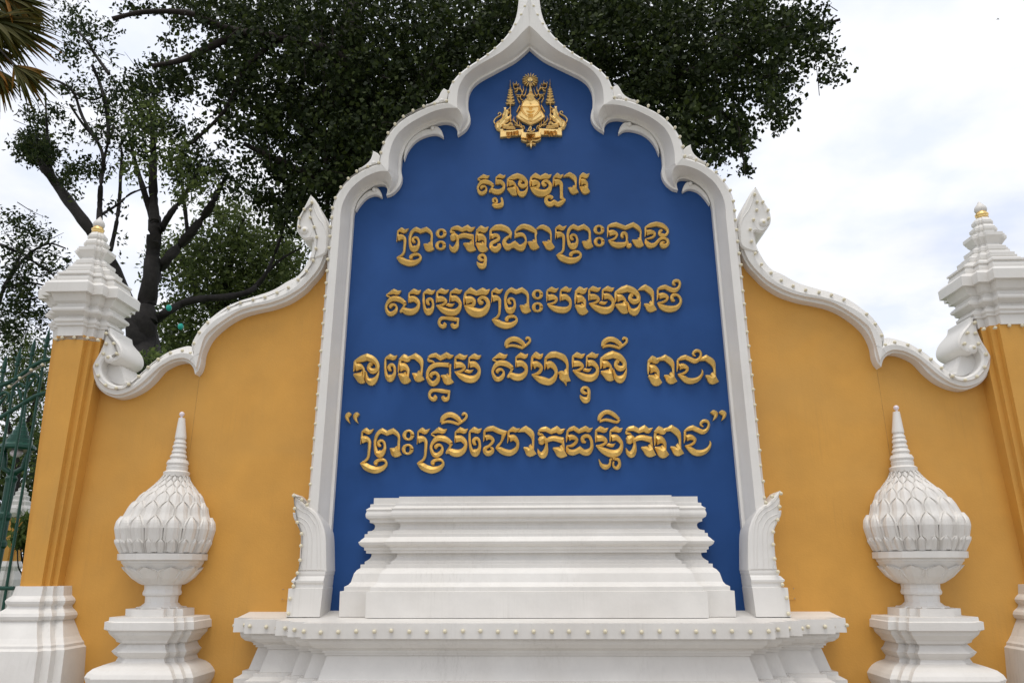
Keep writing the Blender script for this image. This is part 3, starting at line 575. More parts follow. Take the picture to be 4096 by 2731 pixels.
# ------------------------------------------------------------------ moulded pedestal standing on the podium
PP = [('PA', 905, 180), ('PA', 900, 320), ('PA', 822, 327), ('PA', 818, 395), ('PA', 718, 447), ('PA', 738, 490), ('PA', 712, 550), ('PA', 708, 590), ('PA', 725, 645), ('PA', 808, 695), ('PA', 810, 752), ('PA', 885, 772), ('PA', 925, 805), ('PA', 932, 850), ('PA', 910, 905), ('PA', 860, 938), ('PA', 762, 955), ('PA', 758, 1014), ('PA', 690, 1020), ('PA', 685, 1095), ('PA', 620, 1142), ('PA', 575, 1185), ('PA', 540, 1205), ('PA', 565, 1262), ('PA', 610, 1300), ('PA', 675, 1330), ('PA', 677, 1390), ('PA', 722, 1403), ('PA', 722, 1462), ('PA', 850, 1475),
      ('PB', 845, 15), ('PB', 820, 65), ('PB', 770, 105), ('PB', 690, 150), ('PB', 690, 205), ('PB', 593, 212), ('PB', 592, 293), ('PB', 510, 340), ('PB', 440, 420), ('PB', 405, 520), ('PB', 370, 620), ('PB', 310, 685), ('PB', 213, 728), ('PB', 210, 820), ('PB', 115, 832)]
b0 = px('PB', 88, 1440, -.38); Xb, Yb_ = b0[0], b0[1]
prof = []
for f_, x, y in PP:
    d = ray(f_, x, y); k = ((Xb-Yb_)-(CAM[0]-CAM[1]))/(d[0]-d[1]); p = CAM+k*d; prof.append((p[0]-Xb, p[2]))
prof.append((0.0, z0+.01))
dx = px('PB', 850, 843, -.38)[0]-px('PB', 115, 837, -.38)[0]-.02
pd = MB(); nested(pd, -Xb, Yb_, prof, back=-.012)
nested(pd, -Xb-dx, Yb_-.17, [(a-.0, b-.0015) for a, b in prof], back=-.02)
o = pd.build('stepped_pedestal', WHITED); tag(o, 'wide white moulded pedestal in tiers standing in front of the blue panel', 'pedestal')

# ------------------------------------------------------------------ yellow wing walls with white scroll coping
N1 = 46
Tc = curve([('F4', '350,780 345,950 300,1080 200,1260 100,1365'), ('Z4', '1980,560 1880,620 1750,665 1650,695 1560,735 1480,790 1400,860 1350,930 1322,985'), ('F7', '770,640 790,760 812,868')], -.20, N1)
Ac = curve([('F4', '470,780 450,950 400,1100 310,1270 190,1400'), ('Z4', '2060,575 1990,630 1900,672 1825,695 1745,712 1660,738 1580,770'), ('F7', '1330,0 1080,250 930,450 850,640 820,760 815,870')], -.25, N1)
Cc = curve([('F4', '560,750 555,860 520,1050 430,1250 260,1450'), ('Z4', '2049,620 1940,680 1840,712 1730,735 1640,765'), ('F7', '1540,0 1250,220 1080,400 1000,620 950,800')], -.235, N1)
Lc = curve([('F4', '610,750 600,900 560,1100 470,1290 330,1450'), ('Z4', '2093,620 1990,690 1870,735 1760,760 1670,785'), ('F7', '1700,0 1400,220 1180,450 1060,680 1010,830')], -.185, N1)
def cop(mb, T_, A_, C_, L_):
    C2 = C_+.3*(L_-C_)
    loft(mb, [(T_, .22), (T_, -.20), (A_, -.25), (C_, -.24), (C2, -.195), (L_, -.185), (L_, .22)])
cp = MB(); cop(cp, Tc, Ac, Cc, Lc)
# drop at the cusp
def cusp(mb, Rs, Cs, Ls):
    k = len(pts(Rs[0][1])); W = []
    for (x, y, _, _), dY in zip(pts(Rs[0][1]), np.linspace(-.25, -.235, k)):
        p = px('F7', x, y, dY); W.append((p[0], dY, p[2], 0.))
    Rw = resample(smooth(W, 5)[:, :3], 12); C_ = curve(Cs, -.235, 12); L_ = curve(Ls, -.185, 12); C2 = C_+.3*(L_-C_)
    mb.grid([[tuple(q) for q in Rw], [(p[0], -.235, p[1]) for p in C_], [(p[0], -.195, p[1]) for p in C2], [(p[0], -.185, p[1]) for p in L_], [(p[0], .22, p[1]) for p in L_]])
cusp(cp, [('F7', '815,870 832,960 850,1060 870,1150')], [('F7', '950,800 920,920 890,1050 870,1150')], [('F7', '1010,830 995,930 980,1050 930,1200 845,1305')])
cusp(cp, [('F7', '815,870 832,960 850,1060 870,1150')], [('F7', '720,970 800,1050 850,1120 870,1150')], [('F7', '700,1035 760,1090 810,1170 845,1305')])
T2 = curve([('F7', '772,640 690,625 600,640 420,690 250,750 100,830 0,900'), ('F6', '1050,770 880,930 700,1080 600,1140 480,1157 340,1100 240,1000 192,880 205,790')], -.20, N1)
A2 = curve([('F7', '815,870 720,820 600,795 500,795 350,830 200,890 60,970'), ('F6', '1187,760 1050,870 880,1030 720,1160 560,1230 430,1240 300,1210 190,1120 115,1000 98,900 105,800')], -.25, N1)
C2_c = curve([('F7', '720,970 640,930 560,910 440,920 280,960 130,1040 0,1120'), ('F6', '1050,950 900,1090 720,1220 560,1290 430,1305 290,1270 170,1190 85,1050 55,900 60,820')], -.235, N1)
L2_c = curve([('F7', '700,1035 620,1000 550,985 400,1005 250,1060 100,1140 0,1220'), ('F6', '1030,1080 860,1220 680,1310 520,1355 400,1350 270,1300 150,1200 60,1050 38,920 45,850')], -.185, N1)
cop(cp, T2, A2, C2_c, L2_c)
WT = curve([('F4', '560,900 520,1060 450,1260 290,1450'), ('Z4', '2065,650 1960,690 1850,725 1740,750 1650,778'), ('F7', '1640,0 1330,220 1130,430 1030,650 970,850'), ('F7', '900,1000 760,1010 650,960 560,950 400,970 260,1015 100,1100 0,1170'), ('F6', '1040,1010 880,1150 700,1265 520,1325 400,1325')], -.06, 120)
ztop = px('F6', 300, 1100, -.06)[2]
WT = [(XO+.04, WT[0][1])]+[tuple(p) for p in WT if p[0] < XO]
WT = [WT[0]]+sorted(WT[1:], key=lambda p: -p[0]); WT += [(WT[-1][0]-.002, ztop), (-5.35, ztop)]
def wall_strips(mb):
    n = len(WT)
    mb.grid([[(p[0], .14, 0) for p in WT], [(p[0], .14, p[1]) for p in WT], [(p[0], -.06, p[1]) for p in WT], [(p[0], -.06, 0) for p in WT]])
    for p in (WT[0], WT[-1]): mb.add([(p[0], .14, 0), (p[0], .14, p[1]), (p[0], -.06, p[1]), (p[0], -.06, 0)], [(0, 1, 2, 3)])
leafS = '350,172c 366,262 420,332 490,412 540,505 556,600 530,680 450,742 360,774 300,762 262,716 232,735 203,790 190,880 235,1000 330,1095 470,1152 600,1137 690,1085c 640,1180 560,1230 430,1240 300,1210 190,1120 105,1000 45,850 90,730 170,590 230,450 290,270'
leafN = '325,75c 215,290 135,430 108,560 120,650 170,730 240,780 315,776 348,765 374,800 350,950 305,1080c 400,1080 560,1000 600,860 608,740 590,610 555,480 485,330 415,180'
for side in (1, -1):
    nm = ('left', 'right')[side < 0]
    wall = empty('boundary_wall', 'ochre wing wall with white scroll coping on the %s of the blue panel' % nm, 'wall', 'ochre wing walls beside the name panel')
    def put(mb, name, material, parent):
        return (mb if side > 0 else mb.mirror()).build(name, material, parent)
    wm = MB(); wall_strips(wm); put(wm, 'wall_body', YELLOW, wall)
    c1 = MB(); c1.add(cp.v, cp.f); cpo = put(c1, 'coping', WHITE, wall)
    t = MB(); relief(t, spoly('F6', leafS, -.25), -.27, .24, .02)
    t.sphere(tuple(px('F6', 335, 705, -.26)), .055, 12, sy=.7)
    for s in ('330,230,10 345,290,16 400,360,18 465,440,18 512,530,18 520,610,18 490,680,16 420,725,14 350,740,12 305,730,10', '275,300,8 250,450,12 195,600,12 120,740,14 85,850,14 110,980,14 190,1090,14 300,1175,14 430,1205,12 560,1195,12 650,1140,8'):
        stroke(t, 'F6', s, Y=-.272, base=-.25, hk=.8, hmax=.018)
    relief(t, spoly('F6', '232,735c 300,762 420,765 530,820 598,1005c 605,1068c 690,1085c 600,1140 470,1152 330,1095 235,1000 190,880 203,790', -.13), -.13, .235, .02)
    put(t, 'scroll', WHITE, cpo)
    t = MB(); relief(t, spoly('F4', leafN, -.25), -.265, .24, .02)
    t.sphere(tuple(px('F4', 228, 640, -.26)), .055, 12, sy=.8)
    for s in ('345,160,10 380,290,18 440,430,22 520,540,22 560,640,20 572,740,14 565,850,8', '120,590,8 150,690,12 220,745,14 290,740,12 330,690,10 340,650,6', '205,600,8 260,590,10 290,630,10 270,680,8'):
        stroke(t, 'F4', s, Y=-.267, base=-.25, hk=.7, hmax=.02)
    put(t, 'scroll', WHITE, cpo)
    t = MB()
    for (x, y0_, y1_, fr_) in ((1372, 1222, 1900, 'Z4'),):
        a = px(fr_, x, y0_, -.0605); t.box(a[0]-.0025, a[0]+.0025, -.0612, -.05, a[2]-2.1, a[2])
    put(t, 'plaster_joint', JOINT, wall)
    a = px('F5', 10, 1350, -.065); b = px('F5', 100, 1218, -.065)
    t = MB(); t.box(a[0], b[0]+.02, -.066, -.05, a[2], b[2])
    cv = put(t, 'cover_plate', YELLOW, wall)
    t = MB()
    for yy in (a[2]+.012, b[2]-.012): t.sphere((a[0]+.014, -.067, yy), .006, 6)
    put(t, 'screw', CABLE, cv)
    settle(wall, (-3.6*side, 0, 0))

# ------------------------------------------------------------------ gate pillars
def red(h, s):
    """square plan with two steps in every corner"""
    q = [(h, h-2*s), (h-s, h-2*s), (h-s, h-s), (h-2*s, h-s), (h-2*s, h)]
    P = []
    for k in range(4):
        c, s_ = math.cos(k*math.pi/2), math.sin(k*math.pi/2)
        P += [(a*c-b*s_, a*s_+b*c) for a, b in q]
    return P
PYC = -.08; apex = px('R4', 556, 34, PYC); PXC = apex[0]
def pax(z): return PXC+.055*max(0., apex[2]-z)
def solve_left(fr, x, y, s):
    """half width and height of a level from its left front corner"""
    d = ray(fr, x, y); h = .5
    for _ in range(20):
        k = (PYC-(h-2*min(s, .26*h))-CAM[1])/d[1]; p = CAM+k*d; h = pax(p[2])-p[0]
    return h, p[2]
def solve_right(fr, x, y, s):
    p = px(fr, x, y, -.07); return p[0]-pax(p[2]), p[2]
CAPP = [(203, 940), (206, 872), (186, 866), (186, 850), (172, 838), (172, 822), (210, 806), (215, 798), (150, 768), (146, 756), (155, 745), (200, 725), (200, 712), (172, 695), (150, 655), (140, 640), (92, 632), (96, 566), (125, 552), (190, 548), (190, 530), (208, 505), (190, 500), (192, 488), (235, 480), (240, 472), (290, 466), (284, 458), (284, 432), (318, 424), (322, 414), (358, 406), (350, 398), (351, 376), (398, 362), (410, 350), (385, 315), (370, 298), (372, 276), (436, 268), (444, 252), (432, 240), (433, 224), (452, 212), (468, 204), (460, 190), (462, 174), (480, 160), (492, 152)]
cap_prof = [solve_left('R4', x, y, .11) for x, y in CAPP]
BASEP = [(397, 1028), (397, 1080), (412, 1096), (417, 1108), (412, 1122), (398, 1136), (402, 1150), (424, 1172), (428, 1188), (420, 1206), (408, 1214), (420, 1245), (440, 1300), (455, 1328), (464, 1338), (464, 1352), (475, 1364), (462, 1568)]
def both_sides(l, r, s):
    h = .4; xr, z = px('Z5', r[0], r[1], -.07)[[0, 2]]
    for _ in range(20):
        xl = px('Z5', l[0], l[1], PYC-(h-2*s))[0]; h = (xr-xl)/2
    return h, z, (xr+xl)/2
hb, zb_, cb = both_sides((88, 1032), (397, 1030), .07); hsb, _, csb = both_sides((117, 1022), (352, 1022), .06)
base_prof = [(px('Z5', x, y, -.07)[0]-cb, px('Z5', x, y, -.07)[2]) for x, y in BASEP]
def redstack(mb, prof, s, cx, cy, cx2=None):
    rows = []; c0_ = cx
    for i, (h, z) in enumerate(prof):
        if cx2: cx = cx2(z)
        k = min(s, h*.26); rows.append([(cx+a, cy+b, z) for a, b in red(h, k)])
    mb.grid(rows, True)
    for r in (rows[0], rows[-1]): mb.add(r, [tuple(range(len(r)))])
hs = cap_prof[0][0]-.015
for side in (1, -1):
    nm = ('left', 'right')[side < 0]
    pil = empty('gate_pillar', ('ochre gate pillar with white tiered capital beside the green fence' if side > 0 else 'ochre gate pillar with white tiered capital against open sky, right picture edge'), 'pillar', 'gate pillars at the ends of the wing walls')
    def put(mb, name, material, parent): return (mb if side > 0 else mb.mirror()).build(name, material, parent)
    t = MB(); zt_, zb2 = cap_prof[0][1]+.01, base_prof[0][1]-.02
    redstack(t, [(hs, zt_), (hsb, zb2)], .065, PXC, PYC, lambda z: pax(zt_) if z > zt_-.1 else csb); put(t, 'shaft', YELLOW, pil)
    t = MB(); redstack(t, cap_prof, .115, PXC, PYC, pax); cpt = put(t, 'capital', WHITE, pil)
    bp = [(h, z) for h, z in base_prof]; zb = bp[-1][1]; bp += [(bp[-1][0]-.03, zb-.25), (bp[-1][0]+.08, zb-.3), (bp[-1][0]+.08, 0.)]
    t = MB(); redstack(t, bp, .085, cb, PYC); put(t, 'base', WHITED, pil)
    def axz(y): return px('R4', 556-.13*(y-34), y, PYC)[2]
    t = MB(); t.lathe(PXC, PYC, [(.04, axz(158)), (.070, axz(151)), (.060, axz(144)), (.074, axz(136)), (.075, axz(127)), (.062, axz(121)), (.055, axz(108))], 20); put(t, 'gilt_ring', GILT, cpt)
    t = MB(); t.lathe(PXC, PYC, [(.048, axz(118)), (.066, axz(104)), (.071, axz(92)), (.063, axz(76)), (.043, axz(62)), (.027, axz(52)), (.018, axz(42)), (.003, axz(33))], 18); put(t, 'lotus_bud', WHITED, cpt)
    settle(pil, (PXC*side, PYC, 0))

# ------------------------------------------------------------------ lotus finials in front of the wing walls
FY = -.16; FX = px('Z5', 1010, 77, FY)[0]; LCOS = math.cos(math.atan((FX-CAM[0])/(FY-CAM[1])))   # outline of a round body seen at a slant
def lath(x, y):
    c = np.interp(y, (77, 200, 405, 650, 870, 1020, 1145), (1010, 1003, 980, 931, 909, 906, 893)); p = px('Z5', c, y, FY); q = px('Z5', x, y, FY)
    return ((p[0]-q[0])*LCOS, p[2], p[0])
SPIRE = [(903, 428), (904, 402), (921, 392), (921, 372), (926, 366), (921, 352), (932, 334), (944, 330), (945, 324), (940, 316), (948, 304), (954, 298), (950, 290), (956, 280), (960, 272), (955, 262), (960, 252), (966, 246), (962, 238), (968, 228), (972, 220), (968, 212), (970, 203), (990, 100)]
BULBP = [(665, 850), (657, 800), (656, 770), (655, 720), (668, 680), (700, 640), (735, 590), (780, 535), (830, 495), (875, 455), (900, 425)]
def base_solve(x, y, s=.07):
    d = ray('Z5', x, y); h = .5
    for _ in range(20):
        k = (FY-(h-2*s)-CAM[1])/d[1]; p = CAM+k*d; h = FX-p[0]
    return h, p[2]
FB = [(757, 1145), (750, 1152), (697, 1156), (694, 1196), (607, 1202), (603, 1222), (580, 1228), (576, 1270), (598, 1278), (606, 1296), (640, 1325), (645, 1338), (668, 1346), (640, 1372), (617, 1390), (632, 1408), (655, 1424), (640, 1446), (575, 1466), (515, 1488), (482, 1512), (466, 1536), (474, 1568)]
FBR = (1030, 1035, 1075, 1075, 1160, 1163, 1170, 1170, 1150, 1145, 1115, 1108, 1090, 1100, 1114, 1102, 1088, 1095, 1135, 1160, 1176, 1187, 1180)
def base_both(x, y, xr, s=.07):
    h = .4; r = px('Z5', xr, y, -.07)[0]
    for _ in range(20):
        l = px('Z5', x, y, FY-(h-2*min(s, .26*h))); h = (r-l[0])/2
    return h, l[2], (r+l[0])/2
fbb = [base_both(x, y, r) for (x, y), r in zip(FB, FBR)]; FBZ = np.array([p[1] for p in fbb]); FBX = np.array([p[2] for p in fbb]); fb = [p[:2] for p in fbb]
def fax(z): return float(np.interp(z, FBZ[::-1], FBX[::-1])) if z > FBZ[-1] else float(FBX[-1])
fb += [(fb[-1][0]-.08, fb[-1][1]-.16), (fb[-1][0]+.05, fb[-1][1]-.30), (fb[-1][0]+.05, 0.0)]
bulb_prof = [lath(x, y) for x, y in BULBP]
BZ = np.array([p[1] for p in bulb_prof]); BR = np.array([p[0] for p in bulb_prof])-.036; BX = np.array([p[2] for p in bulb_prof])
def petal(mb, th, zb, zt, wid, bul, lip):
    nv = 15; U = (-1, -1, -.86, -.72, -.4, 0, .4, .72, .86, 1, 1); rows = []
    for j in range(nv):
        v = j/(nv-1); sh = 1.0 if v < .70 else max(0.0, 1-((v-.70)/.30)**1.7); z = zb+v*(zt-zb); r = np.interp(z, BZ, BR); row = []
        for i, u in enumerate(U):
            if i in (0, 10): rr = r-.01
            else: rr = r+.004+lip*min(1, v*1.3)+bul*max(0, 1-(u/.72)**2)+(.018 if .75 < abs(u) < .95 else 0)
            a = th+u*sh*wid/r; row.append((np.interp(z, BZ, BX)+rr*math.cos(a), FY+rr*math.sin(a), z))
        rows.append(row)
    mb.grid(rows, False, False); mb.add(rows[-1], [tuple(range(len(U)))])
for side in (1, -1):
    fin = empty('lotus_finial', ('white lotus bud finial with ringed spire standing before the left ochre wall' if side > 0 else 'white lotus bud finial with ringed spire standing before the right ochre wall'), 'finial', 'lotus finials in front of the wing walls')
    def put(mb, name, material, parent): return (mb if side > 0 else mb.mirror()).build(name, material, parent)
    t = MB(); redstack(t, fb, .07, FX, FY, fax); put(t, 'base', WHITED, fin)
    t = MB(); t.lathe(FX, FY, [lath(x, y) for x, y in ((752, 1148), (780, 1138), (803, 1120), (805, 1085), (792, 1078), (790, 1066), (800, 1046), (800, 1020))], 16, False, math.pi/16); put(t, 'stem', WHITE, fin)
    t = MB(); bw = [lath(x, y) for x, y in ((802, 1022), (790, 1018), (745, 985), (705, 938), (688, 918), (682, 908), (676, 903), (676, 892), (655, 886), (656, 853), (690, 850))]
    t.lathe(FX, FY, bw[:5], 32, True); t.lathe(FX, FY, bw[4:], 20, False, math.pi/20)
    BZ2 = np.array([p[1] for p in bw[:5]]); BR2 = np.array([p[0] for p in bw[:5]]); sv = (BZ, BR, BX); BZ, BR, BX = BZ2, BR2, np.array([p[2] for p in bw[:5]])
    for k in range(10): petal(t, 2*math.pi*(k+.5)/10, BZ2[0], BZ2[-1]-.008, .13, .022, .012)
    BZ, BR, BX = sv; put(t, 'bowl', WHITED, fin)
    t = MB(); t.lathe(FX, FY, list(zip(BR, BZ, BX)), 36, True)
    for yb, yt, n_, bl, odd in ((850, 775, 26, .03, 0), (845, 650, 16, .035, 1), (720, 570, 16, .03, 0), (640, 515, 16, .025, 1), (580, 475, 16, .02, 0), (530, 445, 16, .018, 1), (490, 422, 16, .014, 0)):
        zb = px('Z5', 900, yb, FY)[2]; zt = px('Z5', 940, yt, FY)[2]
        r0 = np.interp(.6*zb+.4*zt, BZ, BR)
        for k in range(n_): petal(t, 2*math.pi*(k+.5*odd)/n_, zb, zt, math.pi*r0/n_*.98, bl*1.0, .032 if yt > 560 else .018)
    put(t, 'petal_bulb', WHITED, fin)
    t = MB(); t.lathe(FX, FY, [lath(x, y) for x, y in SPIRE], 20, False); put(t, 'spire', WHITE, fin)
    c = px('Z5', 1009, 78, FY); t = MB(); t.sphere(tuple(c), .030, 14); t.tube([(c[0], FY, c[2]-.06), (c[0], FY, c[2]-.02)], .012, 6); put(t, 'globe_lamp', LAMP, fin)
    settle(fin, (FX*side, FY, 0))

# ------------------------------------------------------------------ strings of cream bulbs
def light_string(label, P, wire=True, rb=.0195, out=None, mirror=False, group='strings of cream bulbs along the white trim', cpath=None, k=1):
    root = empty('light_string', label, 'light string', group); sg = -1 if mirror else 1
    P = [np.array(p, float)*np.array([sg, 1, 1]) for p in P]
    t = MB(); CP = [np.array(p, float)*np.array([sg, 1, 1]) for p in (cpath if cpath is not None else P)]
    for off in (-.009, .009):
        W = []
        for i in range(len(CP)-1):
            for j in range(3): W.append(CP[i]+(CP[i+1]-CP[i])*j/3+np.array([0, .012, off+RNG.normal(0, .004)]))
        W.append(CP[-1]+np.array([0, .012, off])); t.tube(W, .0045, 5)
    t.build('cable', CABLE, root)
    b0_ = None
    for p in P:
        if b0_ is None:
            t = MB(); t.sphere((0, -.012, 0), rb, 12); t.tube([(0, .02, 0), (0, -.002, 0)], rb*.6, 8); b0_ = t.build('bulb', BULB, root)
        else:
            b0_ = b0_.copy(); COL.objects.link(b0_); b0_.parent = root
        b0_.location = p+np.array([RNG.normal(0, .003), 0, RNG.normal(0, .003)])
    settle(root, tuple(P[-1])); return root
def seq(fr, s, Y): return [px(fr, x, y, Y) for (x, y, _, _) in pts(s)]
archL = seq('F3', '1101,103 1045,238 967,373 885,488 777,612 660,725 549,815 412,908 276,997 148,1098 48,1218', -.30)+seq('F1', '1373,218 1325,380 1137,420 940,470 752,548 580,648 437,778 315,937 237,1102 187,1275 155,1445', -.30)+seq('F2', '1040,425 833,528 655,665 507,840 403,1037 345,1245 325,1432', -.30)
jam = seq('F4', '652,440 640,585 628,735 615,912 599,1095 585,1277 570,1465', -.30)
zt = jam[-1][2]; zb = px('F5', 318, 270, -.30)[2]; xj = jam[-1][0]; x2 = px('F5', 318, 270, -.30)[0]; nj = 15
jam += [np.array([xj+(x2-xj)*k/nj, -.30, zt+(zb-zt)*k/nj]) for k in range(1, nj+1)]
brs = seq('F5', '298,323 236,260 147,225 162,360 188,505 235,636 233,765 222,910 193,1053 147,1192 107,1330 93,1490', -.40)
cops = seq('F4', '345,200 318,315 325,442 375,587 425,745 413,922 360,1112 262,1275', -.275)+seq('Z4', '2053,553 1985,603 1908,643 1825,670 1740,688 1657,710 1575,743', -.235)+seq('F7', '1155,65 960,300 830,575 750,800 540,742 250,805', -.225)+seq('F6', '1165,705 992,848 830,1000', -.225)+seq('F6', '657,1138 457,1203 273,1147 147,998 120,798 235,617 283,445 287,272', -.275)
cr1 = seq('F4', '345,200 228,315 155,443 143,578 225,628', -.29); cr2 = seq('F6', '287,272 403,437 460,607 303,682', -.29)
caps = [np.array([p[0], p[1], p[2]]) for p in seq('R4', '232,935 279,924 369,921 465,930 540,943', PYC-hs-.01)]
for mir in (False, True):
    nm = 'right' if mir else 'left'
    light_string('cream bulb string running down the %s side of the scalloped frame' % nm, archL+jam, mirror=mir)
    light_string('short bulb string around the flame bracket at the %s foot of the frame' % nm, brs, mirror=mir)
    light_string('cream bulb string following the scroll coping of the %s wing wall' % nm, cops, mirror=mir)
    light_string('five bulbs curling around the leaf tip of the %s coping beside the frame' % nm, cr1, mirror=mir)
    light_string('four bulbs curling inside the low scroll beside the %s pillar' % nm, cr2, mirror=mir)
    light_string('five bulbs under the white capital of the %s gate pillar' % nm, caps, mirror=mir)
# podium edge
path = [(-steps[0][0]-.005, steps[0][1]+.2)]
for i, (hw, fy) in enumerate(steps):
    path += [(-hw-.004, fy-.004)]
    if i < 4: path += [(-steps[i+1][0]-.004, fy-.004)]
path += [(-x, y) for x, y in path[::-1]]
zl = zat(1128); dense = []
for (a, b), (c, d) in zip(path[:-1], path[1:]):
    n_ = max(2, int(math.hypot(c-a, d-b)/.02))
    dense += [np.array([a+(c-a)*k/n_, b+(d-b)*k/n_, zl]) for k in range(n_)]
dense = np.array(dense); L_ = np.r_[0, np.cumsum(np.linalg.norm(np.diff(dense, axis=0), axis=1))]
sp = .165; bl = [np.array([np.interp(q, L_, dense[:, k]) for k in range(3)]) for q in np.arange(.16, L_[-1], sp)]
light_string('long bulb string along the front edge of the white podium', bl, cpath=[np.array([a, b, zl]) for a, b in path])

# ------------------------------------------------------------------ trees
def dpx(x, y, Y): return px('D', x, y, Y)
def leaf_mesh(name, C, size, material, parent, asp=.55, droop=.35):
    """one diamond leaf, slightly folded, at every row of C"""
    n = len(C); d = RNG.normal(size=(n, 3)); d[:, 2] -= droop*1.2; d /= np.linalg.norm(d, axis=1)[:, None]
    q = RNG.normal(size=(n, 3)); s = np.cross(d, q); s /= np.linalg.norm(s, axis=1)[:, None]+1e-9; nn = np.cross(s, d)
    L = (size*RNG.uniform(.6, 1.3, n))[:, None]
    V = np.stack([C-d*L*.5, C+s*L*asp*.5-d*L*.05+nn*L*.08, C+d*L*.5, C-s*L*asp*.5-d*L*.05+nn*L*.08], 1).reshape(-1, 3)
    me = bpy.data.meshes.new(name); me.vertices.add(4*n); me.vertices.foreach_set('co', V.ravel())
    me.loops.add(4*n); me.loops.foreach_set('vertex_index', np.arange(4*n)); me.polygons.add(n)
    me.polygons.foreach_set('loop_start', np.arange(0, 4*n, 4)); me.polygons.foreach_set('loop_total', np.full(n, 4))
    me.materials.append(material); me.update(calc_edges=True); me.validate()
    o = bpy.data.objects.new(name, me); COL.objects.link(o); o.parent = parent; return o
def clumps(L, Y0, Y1, per=12, tw=.22, dens=1.0):
    """L: (x, y, rx, ry, twigs) in picture measure; leaves gather on twigs inside an ellipsoid of real depth"""
    out_ = []
    for (x, y, rx, ry, n) in L:
        n = int(n*dens); a = RNG.normal(size=(n, 3)); a /= np.linalg.norm(a, axis=1)[:, None]; a *= RNG.uniform(0, 1, n)[:, None]**.42
        for q in a:
            Yv = (Y0+Y1)/2+q[1]*(Y1-Y0)/2; c = dpx(x+q[0]*rx, y+q[2]*ry, Yv)
            k = max(3, int(per*RNG.uniform(.5, 1.5))); out_.append(c+np.clip(RNG.normal(size=(k, 3)), -1.5, 1.5)*np.array([tw, tw, tw*.8])*RNG.uniform(.6, 1.3))
    return np.vstack(out_)
def limb(mb, s, Y, dY=0.0, n=8):
    P = pts(s); A = np.array([(x, y, wv, 0.) for x, y, wv, _ in P]); S = smooth(A, 4); k = len(S); W = []; R = []
    for i, (x, y, wv, _) in enumerate(S):
        Yv = Y+dY*i/(k-1)+.12*math.sin(i*.9+x*.05); c = dpx(x, y, Yv); W.append(c); R.append(.5*wv*np.dot(c-CAM, _fw)/1690*(1+.06*math.sin(i*1.7)))
    mb.tube(W, np.array(R), n)
def twigs(mb, C, n, r=.012, ln=.7):
    for i in RNG.choice(len(C), n): 
        p = C[i]; d = RNG.normal(size=3); d[2] = abs(d[2])*.5-.2; d /= np.linalg.norm(d); d2 = d+RNG.normal(size=3)*.3
        mb.tube([p-d*ln*.5, p, p+d2*ln*.5], [r, r*.8, r*.4], 4, False)
LEAF1 = leafmat('dark_fig_leaf', (.011, .018, .006), (.024, .036, .010), (.060, .080, .018), .26)
LEAF2 = leafmat('mid_green_leaf', (.014, .024, .009), (.028, .045, .014), (.07, .09, .022), .30)
LEAF3 = leafmat('fresh_green_leaf', (.045, .072, .020), (.085, .125, .034), (.17, .22, .06), .42)
LEAF4 = leafmat('olive_green_leaf', (.043, .062, .019), (.088, .12, .036), (.17, .21, .06), .38)
PALM1 = leafmat('dry_palm_leaf', (.050, .056, .011), (.095, .085, .016), (.27, .115, .012), .42)

big = empty('fig_tree', 'huge dark fig tree with dense spreading crown behind the pointed top of the panel', 'tree')
BIG = [(700, 140, 230, 150, 560), (900, 240, 220, 190, 620), (770, 330, 190, 150, 420), (1010, 70, 230, 130, 460), (690, 440, 110, 70, 130), (600, 290, 115, 110, 125), (520, 170, 110, 100, 75), (440, 150, 90, 90, 42), (560, 50, 150, 70, 90), (370, 190, 70, 60, 40),
       (1350, 60, 240, 130, 480), (1520, 140, 210, 150, 460), (1700, 100, 180, 130, 330), (1590, 260, 120, 100, 190), (1820, 60, 105, 75, 110), (1560, 330, 70, 55, 60), (1760, 210, 80, 70, 75), (1690, 300, 60, 50, 50), (1640, 350, 35, 35, 22),
       (1706, 385, 9, 22, 5), (1700, 340, 8, 25, 6), (1910, 165, 24, 18, 8), (1885, 120, 40, 30, 18), (1120, 200, 150, 140, 330), (980, 360, 110, 90, 130), (840, 440, 90, 60, 90), (1280, 150, 120, 110, 220), (1420, 260, 110, 80, 170), (1790, 270, 30, 22, 10), (640, 500, 40, 30, 22), (730, 505, 45, 22, 26), (660, 20, 400, 50, 260), (1400, 10, 420, 50, 300)]
C = clumps(BIG, 4.8, 10.0, 24, .17, .72)
leaf_mesh('crown', C, .125, LEAF1, big, .75)
C_in = clumps([(800, 200, 300, 190, 300), (1080, 150, 250, 170, 260), (1480, 140, 260, 150, 280), (840, 360, 160, 110, 120), (1600, 200, 140, 110, 110)], 7.5, 10.5, 15, .30, .35)
leaf_mesh('inner_crown', C_in, .17, LEAF1, big, .75)
t = MB()
limb(t, '840,900,130 830,600,110 822,380,90 815,200,70 810,60,50 805,-60,36', 7.6, .3, 12)
limb(t, '850,420,60 930,260,52 1010,140,44 1120,40,34 1220,-60,24', 7.6, 1.5); limb(t, '835,300,50 1000,330,42 1250,270,36 1450,200,30 1650,150,22 1860,60,8', 7.4, .6); limb(t, '825,200,30 770,125,24 640,88,18 560,75,17 470,115,17 410,140,13 350,152,10', 7.4, -2.2)
limb(t, '570,78,14 500,58,15 430,30,13 330,28,11 258,44,10', 6.15, -.7); limb(t, '640,88,14 560,160,11 520,250,9 440,330,7', 6.8, -.5); limb(t, '835,480,40 740,420,26 660,380,18 560,330,10', 7.4, -1.); limb(t, '1500,190,16 1600,230,12 1700,290,8 1720,330,4', 7.8, 0); limb(t, '1750,105,12 1840,75,8 1930,45,6', 8., 0); limb(t, '1640,150,14 1740,170,9 1820,190,5', 8., 0)
t.build('trunk', BARKR, big)
